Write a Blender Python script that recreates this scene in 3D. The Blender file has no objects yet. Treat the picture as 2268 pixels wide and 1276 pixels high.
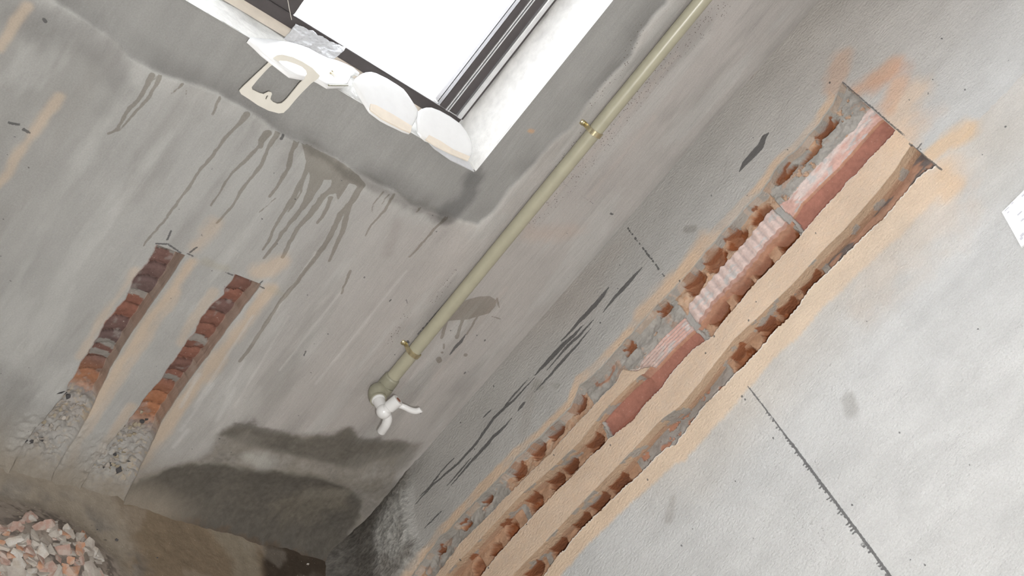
import bpy, bmesh, math, random
import numpy as np
from mathutils import Vector, Matrix

# ------------------------------------------------------------------ camera
R = np.array([[0.71727204, -0.61905346, -0.31983375],
              [0.3683764, 0.72651368, -0.58006611],
              [0.59145553, 0.298246, 0.74915264]])
# orthonormalise (columns: world X, down, into the back wall; rows: image right, image down, forward)
U_, _, Vt_ = np.linalg.svd(R); R = U_ @ Vt_
FPX, CX, CY = 2400.0, 1134.0, 638.0
CAM = np.array([-1.24205, -1.44887, 1.27398])
def _w(row): return np.array([R[row, 0], R[row, 2], -R[row, 1]])
RIGHT, DOWN, FWD = _w(0), _w(1), _w(2)
def ray(u, v): return FWD + RIGHT * ((u - CX) / FPX) + DOWN * ((v - CY) / FPX)
def hit(u, v, ax, c):
    r = ray(u, v); t = (c - CAM[ax]) / r[ax]; return CAM + r * t
def hx(u, v, x=0.0):                  # point on the right wall -> (distance from corner, height)
    p = hit(u, v, 0, x); return (-p[1], p[2])
def hy(u, v, y=0.0):                  # point on the back wall -> (x, height)
    p = hit(u, v, 1, y); return (p[0], p[2])
def hz(u, v, z=0.0):
    p = hit(u, v, 2, z); return (p[0], p[1])

scn = bpy.context.scene
col = scn.collection
cam_d = bpy.data.cameras.new('camera'); cam = bpy.data.objects.new('camera', cam_d); col.objects.link(cam)
cam_d.sensor_fit = 'HORIZONTAL'; cam_d.sensor_width = 36; cam_d.lens = 36 * FPX / 2268; cam_d.clip_start = .02
M = Matrix(((RIGHT[0], -DOWN[0], -FWD[0], CAM[0]), (RIGHT[1], -DOWN[1], -FWD[1], CAM[1]),
            (RIGHT[2], -DOWN[2], -FWD[2], CAM[2]), (0, 0, 0, 1)))
cam.matrix_world = M
scn.camera = cam

# ------------------------------------------------------------------ light
world = bpy.data.worlds.new('overcast_sky'); scn.world = world; world.use_nodes = True
bg = world.node_tree.nodes['Background']
bg.inputs[0].default_value = (0.92, 0.96, 1.0, 1); bg.inputs[1].default_value = 7.5
fl_d = bpy.data.lights.new('camera_flash', 'AREA'); fl_d.shape = 'RECTANGLE'; fl_d.size = .035; fl_d.size_y = .02
fl_d.energy = 12.5; fl_d.color = (1, .98, .955)
fl = bpy.data.objects.new('camera_flash', fl_d); col.objects.link(fl)
fpos = CAM + RIGHT * .045 + DOWN * .05 - FWD * .01
fm = M.copy(); fm.translation = Vector(fpos); fl.matrix_world = fm
rl_d = bpy.data.lights.new('room_fill', 'AREA'); rl_d.shape = 'RECTANGLE'; rl_d.size = .8; rl_d.size_y = 1.9
rl_d.energy = 17; rl_d.color = (1, .99, .975)  # fill lamp added behind the camera; the front wall has no doorway
rl = bpy.data.objects.new('room_fill', rl_d); col.objects.link(rl)
rl.location = (-1.5, -2.9, 1.35); rl.rotation_euler = (math.radians(90), 0, math.radians(-8))
vs = scn.view_settings
vs.view_transform = 'Standard'; vs.look = 'None'; vs.gamma = 1; vs.use_curve_mapping = False; vs.exposure = 0.34

# ------------------------------------------------------------------ helpers
rnd = random.Random(7)
def _hash(ix, iy, s):
    h = (ix.astype(np.int64) * 374761393 + iy.astype(np.int64) * 668265263 + s * 1274126177) & 0xffffffff
    h = ((h ^ (h >> 13)) * 1274126177) & 0xffffffff
    h = h ^ (h >> 16)
    return (h & 0xffffff) / float(0xffffff)
def vn(x, y, s=0):
    ix = np.floor(x); iy = np.floor(y); fx = x - ix; fy = y - iy
    fx = fx * fx * (3 - 2 * fx); fy = fy * fy * (3 - 2 * fy)
    ix = ix.astype(np.int64); iy = iy.astype(np.int64)
    a = _hash(ix, iy, s); b = _hash(ix + 1, iy, s); c = _hash(ix, iy + 1, s); d = _hash(ix + 1, iy + 1, s)
    return (a * (1 - fx) + b * fx) * (1 - fy) + (c * (1 - fx) + d * fx) * fy
def fbm(x, y, s=0, o=3):
    t = 0; a = .5; n = 0
    for k in range(o):
        t = t + a * vn(x, y, s + k * 17); n += a; a *= .5; x = x * 2.03 + 5.1; y = y * 2.03 + 3.7
    return t / n
def sstep(a, b, x):
    t = np.clip((x - a) / (b - a), 0, 1); return t * t * (3 - 2 * t)
def lerp(a, b, t): return a + (b - a) * t
def mixc(c, new, m): return c + (np.array(new) - c) * m[..., None]
def capsule(F, X, Y, pts, rad, pad=.012):          # F = max(F, signed distance to a tapering stroke)
    pts = [np.array(p, float) for p in pts]
    for (p, q, ra, rb) in zip(pts[:-1], pts[1:], rad[:-1], rad[1:]):
        m = max(ra, rb) + pad
        sel = (X > min(p[0], q[0]) - m) & (X < max(p[0], q[0]) + m) & (Y > min(p[1], q[1]) - m) & (Y < max(p[1], q[1]) + m)
        if not sel.any(): continue
        x = X[sel]; y = Y[sel]; d = q - p; L = d @ d + 1e-12
        t = np.clip(((x - p[0]) * d[0] + (y - p[1]) * d[1]) / L, 0, 1)
        dist = np.hypot(x - p[0] - t * d[0], y - p[1] - t * d[1])
        F[sel] = np.maximum(F[sel], ra + (rb - ra) * t - dist)
def poly_sd(X, Y, pts):                            # signed distance, positive inside
    n = len(pts); D = np.full(X.shape, 1e9); ins = np.zeros(X.shape, bool)
    for i in range(n):
        a = pts[i]; b = pts[(i + 1) % n]; dx = b[0] - a[0]; dy = b[1] - a[1]; L = dx * dx + dy * dy + 1e-12
        t = np.clip(((X - a[0]) * dx + (Y - a[1]) * dy) / L, 0, 1)
        D = np.minimum(D, np.hypot(X - a[0] - t * dx, Y - a[1] - t * dy))
        c = ((a[1] > Y) != (b[1] > Y)) & (X < (b[0] - a[0]) * (Y - a[1]) / (b[1] - a[1] + 1e-12) + a[0])
        ins ^= c
    return np.where(ins, D, -D)
def rads(w, n, shape='drip'):
    o = []
    for i in range(n):
        t = i / max(1, n - 1)
        if shape == 'drip': k = 1.0 - .45 * t
        elif shape == 'spindle': k = .15 + .85 * math.sin(math.pi * min(1, t * 1.0)) ** .8 if 0 < t < 1 else .12
        else: k = 1
        o.append(w * .5 * .00075 * k + (.0006 if shape == 'spindle' else 0))
    return o

def setp(o, label=None, cat=None, group=None, kind=None):
    if label: o['label'] = label
    if cat: o['category'] = cat
    if group: o['group'] = group
    if kind: o['kind'] = kind
    return o
def link(name, me, mat=None, parent=None):
    o = bpy.data.objects.new(name, me); col.objects.link(o)
    if mat is not None: me.materials.append(mat)
    if parent is not None: o.parent = parent
    return o
def np_mesh(name, V, Fq, attrs=None, sharp=None):
    me = bpy.data.meshes.new(name)
    n = len(V); f = len(Fq)
    me.vertices.add(n); me.vertices.foreach_set('co', np.ascontiguousarray(V, dtype=np.float32).ravel())
    me.loops.add(f * 4); me.loops.foreach_set('vertex_index', np.ascontiguousarray(Fq, dtype=np.int32).ravel())
    me.polygons.add(f); me.polygons.foreach_set('loop_start', np.arange(0, f * 4, 4, dtype=np.int32))
    me.polygons.foreach_set('loop_total', np.full(f, 4, dtype=np.int32))
    me.update(calc_edges=True)
    for k, a in (attrs or {}).items():
        if a.ndim == 2:
            at = me.attributes.new(k, 'FLOAT_COLOR', 'POINT')
            at.data.foreach_set('color', np.concatenate([a, np.ones((n, 1))], 1).astype(np.float32).ravel())
        else:
            at = me.attributes.new(k, 'FLOAT', 'POINT'); at.data.foreach_set('value', a.astype(np.float32))
    me.polygons.foreach_set('use_smooth', np.ones(f, dtype=bool))
    if sharp: me.set_sharp_from_angle(angle=math.radians(sharp))
    me.update()
    return me
def sub_mesh(name, V, Fq, attrs, skirt=None, sharp=50):
    used = np.unique(Fq); mp = np.full(len(V), -1, np.int64); mp[used] = np.arange(len(used))
    F2 = mp[Fq]; V2 = V[used]; A2 = {k: a[used] for k, a in attrs.items()}
    if skirt is not None:                           # extrude the outline back so the piece is a body, not a film
        e = np.concatenate([F2[:, [0, 1]], F2[:, [1, 2]], F2[:, [2, 3]], F2[:, [3, 0]]])
        key = np.sort(e, 1); kk = key[:, 0] * len(V2) + key[:, 1]
        _, idx, cnt = np.unique(kk, return_index=True, return_counts=True)
        be = e[idx[cnt == 1]]
        bv = np.unique(be); m2 = np.full(len(V2), -1, np.int64); m2[bv] = np.arange(len(bv)) + len(V2)
        nv = V2[bv].copy(); nv[:, skirt[0]] = skirt[1]
        q = np.stack([be[:, 1], be[:, 0], m2[be[:, 0]], m2[be[:, 1]]], 1)
        V2 = np.concatenate([V2, nv]); F2 = np.concatenate([F2, q]); A2 = {k: np.concatenate([a, a[bv]]) for k, a in A2.items()}
    return np_mesh(name, V2, F2, A2, sharp)

# ------------------------------------------------------------------ materials
def newmat(name):
    m = bpy.data.materials.new(name); m.use_nodes = True
    nt = m.node_tree; return m, nt, nt.nodes['Principled BSDF']
def N(nt, t, **kw):
    n = nt.nodes.new(t)
    for k, v in kw.items():
        if k.startswith('i_'):
            n.inputs[int(k[2:])].default_value = v
        else: setattr(n, k, v)
    return n
def noise(nt, scale, detail=4, rough=.6, vec=None, stretch=None):
    n = N(nt, 'ShaderNodeTexNoise'); n.inputs['Scale'].default_value = scale
    n.inputs['Detail'].default_value = detail; n.inputs['Roughness'].default_value = rough
    tc = N(nt, 'ShaderNodeTexCoord'); src = tc.outputs['Object']
    if stretch:
        mp = N(nt, 'ShaderNodeMapping'); nt.links.new(src, mp.inputs[0]); mp.inputs['Scale'].default_value = stretch; src = mp.outputs[0]
    nt.links.new(src, n.inputs['Vector']); return n.outputs[0]
def math_(nt, op, a, b=None, c=None):
    n = N(nt, 'ShaderNodeMath', operation=op)
    for i, x in enumerate((a, b, c)):
        if x is None: continue
        if isinstance(x, (int, float)): n.inputs[i].default_value = x
        else: nt.links.new(x, n.inputs[i])
    return n.outputs[0]
def maprange(nt, x, a, b, c, d, smooth=False):
    n = N(nt, 'ShaderNodeMapRange'); nt.links.new(x, n.inputs[0])
    if smooth: n.interpolation_type = 'SMOOTHSTEP'
    for i, v in enumerate((a, b, c, d)): n.inputs[i + 1].default_value = v
    return n.outputs[0]
def mix(nt, fac, a, b, mode='MIX'):
    n = N(nt, 'ShaderNodeMix', data_type='RGBA', blend_type=mode)
    for s, x in ((n.inputs[0], fac), (n.inputs[6], a), (n.inputs[7], b)):
        if isinstance(x, (int, float)): s.default_value = x
        elif isinstance(x, tuple): s.default_value = x if len(x) == 4 else x + (1,)
        else: nt.links.new(x, s)
    return n.outputs[2]
def bump(nt, h, strength, dist, normal=None):
    b = N(nt, 'ShaderNodeBump'); b.inputs['Strength'].default_value = strength; b.inputs['Distance'].default_value = dist
    nt.links.new(h, b.inputs['Height'])
    if normal is not None: nt.links.new(normal, b.inputs['Normal'])
    return b.outputs[0]
def attr(nt, name):
    a = N(nt, 'ShaderNodeAttribute'); a.attribute_name = name; return a

def cement_mat(name, streak, grain, grain_scale, pores, relief):
    m, nt, bs = newmat(name); L = nt.links
    base = attr(nt, 'col').outputs['Color']
    big = maprange(nt, noise(nt, 9, 5, .6), .3, .7, .93, 1.07)
    st = maprange(nt, noise(nt, 30, 4, .65, stretch=streak), .3, .7, .94, 1.06)
    fine = maprange(nt, noise(nt, 420, 3, .7), .25, .75, .90, 1.10)
    k = math_(nt, 'MULTIPLY', math_(nt, 'MULTIPLY', big, st), fine)
    cb = N(nt, 'ShaderNodeCombineColor'); [L.new(k, cb.inputs[i]) for i in range(3)]
    c = mix(nt, 1.0, base, cb.outputs[0], 'MULTIPLY')
    jag = math_(nt, 'MULTIPLY', math_(nt, 'SUBTRACT', noise(nt, 260, 4, .7), .5), .0035)
    # damp runs
    m2 = maprange(nt, math_(nt, 'ADD', attr(nt, 'damp').outputs['Fac'], math_(nt, 'MULTIPLY', jag, .5)), -.0006, .0006, 0, 1, True)
    c = mix(nt, m2, c, mix(nt, 1.0, c, (.66, .635, .59), 'MULTIPLY'))
    # dark graphite / paint scuffs, also the pipe's painted shadow line
    m1 = maprange(nt, math_(nt, 'ADD', attr(nt, 'mark').outputs['Fac'], jag), -.0003, .0003, 0, 1, True)
    c = mix(nt, math_(nt, 'MULTIPLY', m1, .82), c, (.085, .083, .085))
    # pin holes
    if pores:
        vo = N(nt, 'ShaderNodeTexVoronoi'); vo.inputs['Scale'].default_value = 235
        tc = N(nt, 'ShaderNodeTexCoord'); L.new(tc.outputs['Object'], vo.inputs['Vector'])
        dots = maprange(nt, vo.outputs['Distance'], .0, .32, 1, 0)
        gate = maprange(nt, attr(nt, 'pore').outputs['Fac'], .35, .8, 0, 1)
        pm = math_(nt, 'MULTIPLY', maprange(nt, dots, .2, .5, 0, 1), math_(nt, 'MULTIPLY', gate, maprange(nt, noise(nt, 120, 2), .38, .5, 0, 1)))
        c = mix(nt, math_(nt, 'MULTIPLY', pm, .9), c, (.11, .09, .075))
    L.new(c, bs.inputs['Base Color']); bs.inputs['Roughness'].default_value = .85
    bs.inputs['Specular IOR Level'].default_value = .25
    n1 = bump(nt, noise(nt, grain_scale, 5, .62, stretch=grain), .6, relief)
    n2 = bump(nt, noise(nt, 700, 3, .7), .5, .0006, n1)
    L.new(n2, bs.inputs['Normal'])
    return m
m_back = cement_mat('trowelled_cement', (1, 1, .06), (1, 1, .14), 95, True, .0032)
m_right = cement_mat('floated_cement', (1, 1, .35), (1, 1, .6), 250, True, .0075)

def rough_attr_mat(name, bscale=300, bdist=.0012, var=.18, rough=.9):
    m, nt, bs = newmat(name); L = nt.links
    base = attr(nt, 'col').outputs['Color']
    f = maprange(nt, noise(nt, bscale * .5, 6, .7), .25, .75, 1 - var, 1 + var)
    f2 = maprange(nt, noise(nt, 45, 4, .6), .3, .7, 1 - var * .6, 1 + var * .6)
    k = math_(nt, 'MULTIPLY', f, f2)
    cb = N(nt, 'ShaderNodeCombineColor'); [L.new(k, cb.inputs[i]) for i in range(3)]
    c = mix(nt, 1.0, base, cb.outputs[0], 'MULTIPLY')
    sp = maprange(nt, noise(nt, 330, 2, .5), .71, .75, 0, .5)
    c = mix(nt, sp, c, (.62, .55, .48))
    L.new(c, bs.inputs['Base Color']); bs.inputs['Roughness'].default_value = rough
    bs.inputs['Specular IOR Level'].default_value = .2
    L.new(bump(nt, noise(nt, bscale, 6, .7), .8, bdist), bs.inputs['Normal'])
    return m
m_brick = rough_attr_mat('broken_clay_brick')
m_mortar = rough_attr_mat('grey_mortar', 240, .0014, .14)
m_dirt = rough_attr_mat('dusty_floor', 160, .002, .12)

def plain(name, c, rough=.5, metal=0, var=.05, scale=60, bd=0.0, spec=.5, trans=0, alpha=1):
    m, nt, bs = newmat(name); L = nt.links
    k = maprange(nt, noise(nt, scale, 4, .6), .3, .7, 1 - var, 1 + var)
    cb = N(nt, 'ShaderNodeCombineColor'); [L.new(k, cb.inputs[i]) for i in range(3)]
    L.new(mix(nt, 1.0, tuple(c), cb.outputs[0], 'MULTIPLY'), bs.inputs['Base Color'])
    bs.inputs['Roughness'].default_value = rough; bs.inputs['Metallic'].default_value = metal
    bs.inputs['Specular IOR Level'].default_value = spec
    bs.inputs['Transmission Weight'].default_value = trans; bs.inputs['Alpha'].default_value = alpha
    if bd: L.new(bump(nt, noise(nt, scale * 4, 4, .6), .5, bd), bs.inputs['Normal'])
    return m
m_pipe = plain('cream_ppr_plastic', (.42, .40, .30), .32, var=.06, scale=40)
m_fit = plain('olive_grey_ppr_plastic', (.32, .31, .235), .42, var=.08, scale=60)
m_white = plain('white_plastic', (.80, .80, .80), .22, var=.02)
m_rust = plain('red_brown_plug', (.30, .12, .08), .6)
m_metal = plain('yellow_zinc_steel', (.62, .55, .36), .28, metal=.9, var=.12, scale=200)
m_plaster = plain('white_plaster', (.84, .83, .81), .9, var=.08, scale=70, bd=.002, spec=.2)
m_sill = plain('pale_sill_mortar', (.82, .81, .78), .9, var=.10, scale=60, bd=.002, spec=.2)
m_alu = plain('dark_bronze_aluminium', (.07, .06, .06), .38, metal=.0, var=.1)
m_alul = plain('bare_aluminium', (.75, .75, .76), .35, metal=.6, var=.05)
m_cream = plain('off_white_plastic', (.72, .69, .62), .38, var=.03)
m_board = plain('beige_foam_tape', (.78, .70, .60), .8, var=.05)
m_room = plain('bare_cement_room', (.50, .49, .47), .9, var=.08, scale=12, bd=.002, spec=.2)
m_film = plain('clear_plastic_film', (.86, .87, .90), .12, var=.04, scale=30, trans=.35, alpha=.85, bd=.004)
m_ink = plain('grey_print', (.55, .55, .6), .8)
def glass():
    m, nt, bs = newmat('window_glass')
    bs.inputs['Base Color'].default_value = (1, 1, 1, 1); bs.inputs['Roughness'].default_value = .0
    bs.inputs['Transmission Weight'].default_value = 1; bs.inputs['IOR'].default_value = 1.45
    return m
m_glass = glass()

# ================================================================== RIGHT WALL (plane X = 0, u = distance from corner)
PEACH = (.74, .545, .385); PLB = (.50, .49, .47); PLL = (.59, .588, .578)
def curve(px, x=0.0, wob=.0):
    p = sorted([hx(a, b, x)[::-1] for a, b in px]); v = np.array([q[0] for q in p]); u = np.array([q[1] for q in p])
    return lambda vv: np.interp(vv, v, u)
FD = .012     # depth of the bared brick faces
cAl = curve([(1863,184),(1841,236),(1807,284),(1772,327),(1721,374),(1684,431),(1645,467),(1598,521),(1559,565),(1512,623),(1455,680),(1390,750),(1345,800),(1324,824),(1283,857),(1262,907),(1221,948),(1184,981),(1134,1030),(1114,1055),(1073,1092),(1027,1142),(974,1195),(945,1232),(916,1276)])
cAr0 = curve([(1440,806),(1378,818),(1365,845),(1332,878),(1299,915),(1254,964),(1217,1006),(1163,1059),(1130,1092),(1073,1150),(1015,1208),(965,1276)])
cArF = curve([(1925,240),(1890,290),(1833,345),(1772,409),(1742,447),(1704,470),(1653,533),(1598,592),(1543,655),(1525,678),(1519,702),(1476,741),(1429,792),(1380,840)], FD)
cBl0 = curve([(1440,806),(1427,824),(1390,857),(1341,907),(1283,981),(1221,1039),(1159,1092),(1097,1158),(1048,1212),(1007,1253)])
cBlF = curve([(1958,264),(1945,272),(1859,370),(1775,452),(1743,504),(1704,541),(1653,604),(1582,674),(1551,721),(1543,729),(1496,772),(1437,835),(1400,868)], FD)
cBr = curve([(1984,288),(1936,344),(1876,404),(1820,469),(1785,508),(1729,572),(1665,637),(1613,700),(1582,741),(1535,772),(1504,807),(1472,847),(1468,857),(1427,894),(1407,927),(1349,973),(1283,1038),(1221,1100),(1159,1166),(1106,1224),(1068,1273)])
cCl = curve([(2018,322),(1985,374),(1950,418),(1876,503),(1825,553),(1754,631),(1692,690),(1625,753),(1555,843),(1508,898),(1468,927),(1386,1014),(1303,1100),(1221,1187),(1155,1255),(1135,1276)])
cCr = curve([(2070,368),(2057,372),(2022,404),(1988,447),(1958,482),(1902,534),(1841,594),(1798,633),(1755,697),(1715,733),(1653,807),(1625,831),(1559,900),(1526,944),(1501,981),(1477,989),(1444,1022),(1411,1055),(1361,1100),(1283,1179),(1229,1240),(1204,1276)])
TIP = (hx(1378, 818)[1], hx(1440, 806)[1])
VTOP = 1.316

rows = np.concatenate([np.arange(0, .12, .004), np.arange(.12, VTOP - .001, .00165), [VTOP, VTOP + .0003],
                       np.arange(VTOP + .002, 1.64, .0022), np.linspace(1.66, 2.7, 24)])
nr = len(rows)
def edge(fn, s, amp=.0022):
    e = fn(rows)
    return e + amp * 2 * (fbm(rows * 55, rows * 0 + s, s, 4) - .5) + amp * (vn(rows * 420, rows * 0, s + 9) - .5)
tipm = .5 * (TIP[0] + TIP[1])
Al = cAl(rows) + .006 * (fbm(rows * 45, rows * 0 + 3, 3, 3) - .5)
wF = sstep(tipm - .004, tipm + .006, rows)
Ar = edge(lambda v: lerp(cAr0(v), cArF(v), wF), 5, .0022)
Bl = edge(lambda v: lerp(cBl0(v), cBlF(v), wF), 8, .0007)
Br = edge(cBr, 11, .0024); Cl = edge(cCl, 14, .0006); Cr = edge(cCr, 17, .0026)
Ar = np.maximum(Ar, Al + .012); Bl = np.maximum(Bl, Ar + .004); Br = np.maximum(Br, Bl + .012)
Cl = np.maximum(Cl, Br + .01); Cr = np.maximum(Cr, Cl + .012)
dA, dB, dC = .015, .0245, .0275
cols_u = []; cols_d = []; zone = []; tpar = []
def add_zone(z, a, b, n, d0=None, d1=None, endpoint=False):
    for i in range(n):
        t = i / n
        cols_u.append(a + (b - a) * t); cols_d.append((d0 + (d1 - d0) * t) if d0 is not None else None); zone.append(z); tpar.append(t)
Z = np.zeros(nr)
sA = .0045; sB = .0022
add_zone(0, Z, Al, 105)
add_zone(1, Al, Al + sA, 7, 0, 1); add_zone(2, Al + sA, Ar - .001, 36); add_zone(3, Ar - .001, Ar, 3, 1, 0)
add_zone(4, Ar, Bl, 24)
add_zone(5, Bl, Bl + sB, 9, 0, 1); add_zone(6, Bl + sB, Br - .001, 32); add_zone(7, Br - .001, Br, 3, 1, 0)
add_zone(8, Br, Cl, 36)
add_zone(9, Cl, Cl + sB, 10, 0, 1); add_zone(10, Cl + sB, Cr - .001, 34); add_zone(11, Cr - .001, Cr, 3, 1, 0)
add_zone(12, Cr, Z + .96, 215)
add_zone(13, Z + .96, Z + 3.0, 24); cols_u.append(Z + 3.0); cols_d.append(None); zone.append(13); tpar.append(1)
U = np.stack(cols_u, 1); nc = U.shape[1]; zone = np.array(zone); tpar = np.array(tpar)
V = np.repeat(rows[:, None], nc, 1) - .035 * (np.clip(U, 0, .6) - .3)
V[rows < .12] = rows[rows < .12][:, None]
blend = np.clip((rows - .12) / .05, 0, 1)[:, None]
V = np.where(rows[:, None] >= .12, rows[:, None] - blend * .035 * (np.clip(U, 0, .6) - .3), V)
flk = np.array([(-1 if d is None else d) for d in cols_d])[None, :].repeat(nr, 0)
ZN = zone[None, :].repeat(nr, 0); TP = tpar[None, :].repeat(nr, 0)
inA = (ZN >= 1) & (ZN <= 3); inB = (ZN >= 5) & (ZN <= 7); inC = (ZN >= 9) & (ZN <= 11); inAB = ZN == 4
below = (rows <= VTOP + 1e-6)[:, None] & (rows > .06)[:, None]
# -- bottoms
def bowls(D, CV, region, px, ru, rv, dep, xd, seed):
    for k, (a, b) in enumerate(px):
        u0, v0 = hx(a, b, xd); sc = 1.0
        if isinstance(ru, dict): r1, r2 = ru.get(k, ru['d'])
        else: r1, r2 = ru, rv
        sel = region & (np.abs(U - u0) < r1 * 1.7) & (np.abs(V - v0) < r2 * 1.7)
        x = (U[sel] - u0) / r1; y = (V[sel] - v0) / r2
        ang = fbm(x * 2.2 + 7 * k, y * 2.2, seed + k, 3) - .5
        rr = np.sqrt(np.abs(x) ** 2.4 + np.abs(y) ** 2.1) + ang * .55
        w = np.clip(1 - rr, 0, 1)
        D[sel] = np.maximum(D[sel], dep * np.sqrt(np.clip(w * 1.7, 0, 1)))
        CV[sel] = np.maximum(CV[sel], sstep(.0, .12, w))
nA = fbm(U * 60, V * 60, 31, 5); nB = fbm(U * 130, V * 130, 41, 4)
CVT = np.zeros_like(U); DC = np.zeros_like(U)
bowls(DC, CVT, inA, [(1838,292),(1803,345),(1746,392)], .009, .024, .012, .018, 1)
bowls(DC, CVT, inA, [(1690,480),(1634,532),(1590,580),(1545,632)], {'d': (.017, .021)}, 0, .018, .018, 5)
bowls(DC, CVT, inA, [(1478,690),(1400,775)], .009, .014, .010, .015, 9)
bowls(DC, CVT, inA, [(1287,900),(1236,955),(1197,1000),(1155,1046)], .0145, .0185, .017, .018, 12)
bowls(DC, CVT, inA, [(1088,1112),(1040,1166),(984,1222),(932,1265)], .008, .012, .012, .018, 16)
bowls(DC, CVT, inB, [(1752,540),(1692,596),(1652,645),(1597,697)], .022, .0195, .019, .03, 21)
bowls(DC, CVT, inB, [(1327,985),(1270,1032),(1240,1068),(1192,1115),(1140,1178),(1105,1222),(1066,1258)], .0165, .0165, .019, .03, 27)
bowls(DC, CVT, inC, [(1808,632),(1755,688),(1712,735),(1653,795)], .0175, .0205, .019, .03, 37)
bowls(DC, CVT, inC, [(1380,1076),(1333,1118),(1296,1160),(1243,1210),(1190,1262)], .0175, .0195, .019, .03, 44)
JA = [hx(a, b, .02)[1] for a, b in ((1722,435),(1510,690),(1318,880),(1128,1082),(950,1245))]
JB = [hx(a, b, .02)[1] for a, b in ((1760,500),(1555,735),(1345,955),(1170,1145))]
JC = [hx(a, b, .02)[1] for a, b in ((1830,596),(1622,835),(1425,1035),(1215,1238))]
def course(v, J, w=.0055):
    c = np.zeros(v.shape, int)
    for j in J: c += (v < j).astype(int)
    jn = np.zeros(v.shape, bool)
    for j in J: jn |= np.abs(v - j) < w
    return c, jn
Vw = V + .006 * (fbm(U * 70, V * 40, 71, 3) - .5)
cA_, jA = course(Vw, JA, .006); cB_, jB = course(Vw, JB, .006); cC_, jC = course(Vw, JC, .006)
bott = np.zeros_like(U)
bott = np.where(inA, dA + .005 * (nA - .5) * 2 + .002 * (nB - .5), bott)
smoothB = inB & ((cB_ == 0) | (cB_ == 2))
bott = np.where(inB, np.where(smoothB, dB + .0008 * (nA - .5), dB + .004 * (nA - .5) * 2), bott)
bott = np.where(inC, dC + .003 * (nA - .5) * 2, bott)
# the bared channel in B is a fluted clay face: a bevel along its left side
bott = np.where(smoothB & (ZN == 6), dB - .009 * np.clip(1 - TP / .42, 0, 1) + .0012 * np.sin(TP * 9), bott)
mort = (inA & (jA | (np.isin(cA_, [0, 2, 4]) & (nA > .30)))) | (inB & jB) | (inC & (jC | ((cC_ == 2) & (nA > .42)) | ((cC_ == 0) & (nA > .6) & (TP > .4))))
bott = bott + np.where(mort & (CVT < .5), -.0035, 0) + DC
D = np.zeros_like(U)
for zf, zb in (((1, 3), 2), ((5, 7), 6), ((9, 11), 10)):
    D = np.where(np.isin(ZN, (zb,)), bott, D)
def zone_cols(z): return np.where(zone == z)[0]
def flank(z, topdepth, botcol):
    cs = zone_cols(z)
    for c in cs:
        f = cols_d[c]
        D[:, c] = topdepth + (bott[:, botcol] - topdepth) * (f ** (.8 if z == 1 else 1))
# strip AB: plaster below the tip, bared ribbed brick above it
tipv = lerp(TIP[0], TIP[1], TP) + .004 * (fbm(U * 200, V * 30, 77, 3) - .5)
bare = inAB & (V > tipv)
cF, jF = course(Vw, JB, .006)
ridge2 = .0014 * np.sin(V * 2 * math.pi / .0155 + 1.2 * nA) ** 1
ridge3 = .0013 * np.sin((U - Bl[:, None]) * 2 * math.pi / .0062 + nA)
ridge1 = .0002 * np.sin((U - Bl[:, None]) * 2 * math.pi / .009)
fd = FD + np.where(cF == 1, ridge2, np.where(cF == 2, ridge3, ridge1)) + .0016 * (nB - .5)
fd = np.where(jF, FD + .003, fd)
D = np.where(bare, fd, D)
sAB = np.where(bare, fd, 0)
zA2 = zone_cols(2); zB2 = zone_cols(6); zC2 = zone_cols(10); zAB = zone_cols(4)
flank(1, np.zeros(nr), zA2[0]); flank(3, sAB[:, zAB[0]], zA2[-1])
flank(5, sAB[:, zAB[-1]], zB2[0]); flank(7, np.zeros(nr), zB2[-1]); flank(9, np.zeros(nr), zC2[0]); flank(11, np.zeros(nr), zC2[-1])
# reversed ramps on the near-side flanks
for z, top in ((3, sAB[:, zAB[0]]), (7, np.zeros(nr)), (11, np.zeros(nr))):
    bc = {3: zA2[-1], 7: zB2[-1], 11: zC2[-1]}[z]
    for c in zone_cols(z): D[:, c] = top + (bott[:, bc] - top) * cols_d[c]
# rough the visible flanks a little
fl_vis = (ZN == 5) | (ZN == 9) | (ZN == 1)
U = U + np.where(fl_vis & (TP > .1), .0009 * (fbm(V * 160, D * 400, 81, 3) - .5), 0)
D = np.where(below | (~(inA | inB | inC | inAB)), D, 0)
D = np.where(below, D, 0)
# front surface relief
front = (D < 1e-6)
rel = .0016 * (fbm(U * 9, V * 7, 90, 3) - .5) + .0005 * (fbm(U * 70, V * 40, 91, 4) - .5)
D = D + np.where(inA | inB | inC, 0, rel) * np.where(U > .01, 1, 0)
# lumpy cement fillet where the wall meets the floor
pf = [hx(a, b) for a, b in ((905,1000),(914,1080),(912,1140),(924,1190),(942,1215),(925,1245),(890,1290),(840,1420))]
pf = [(0, pf[0][1] + .01)] + pf + [(0.2, -.1), (0, -.1)]
sdf_f = poly_sd(U, V, pf)
fil = sstep(-.010, .022, sdf_f + .008 * (fbm(U * 60, V * 60, 95, 3) - .5))
lump = fbm(U * 28, V * 28, 96, 5)
D = D - fil * np.where(D < .004, 1, 0) * (.007 + .009 * lump) - .10 * np.exp(-V / .035) * np.exp(-U / .05) * sstep(.3, 0, V) - .03 * np.exp(-V / .03) * (ZN != 13)
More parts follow.
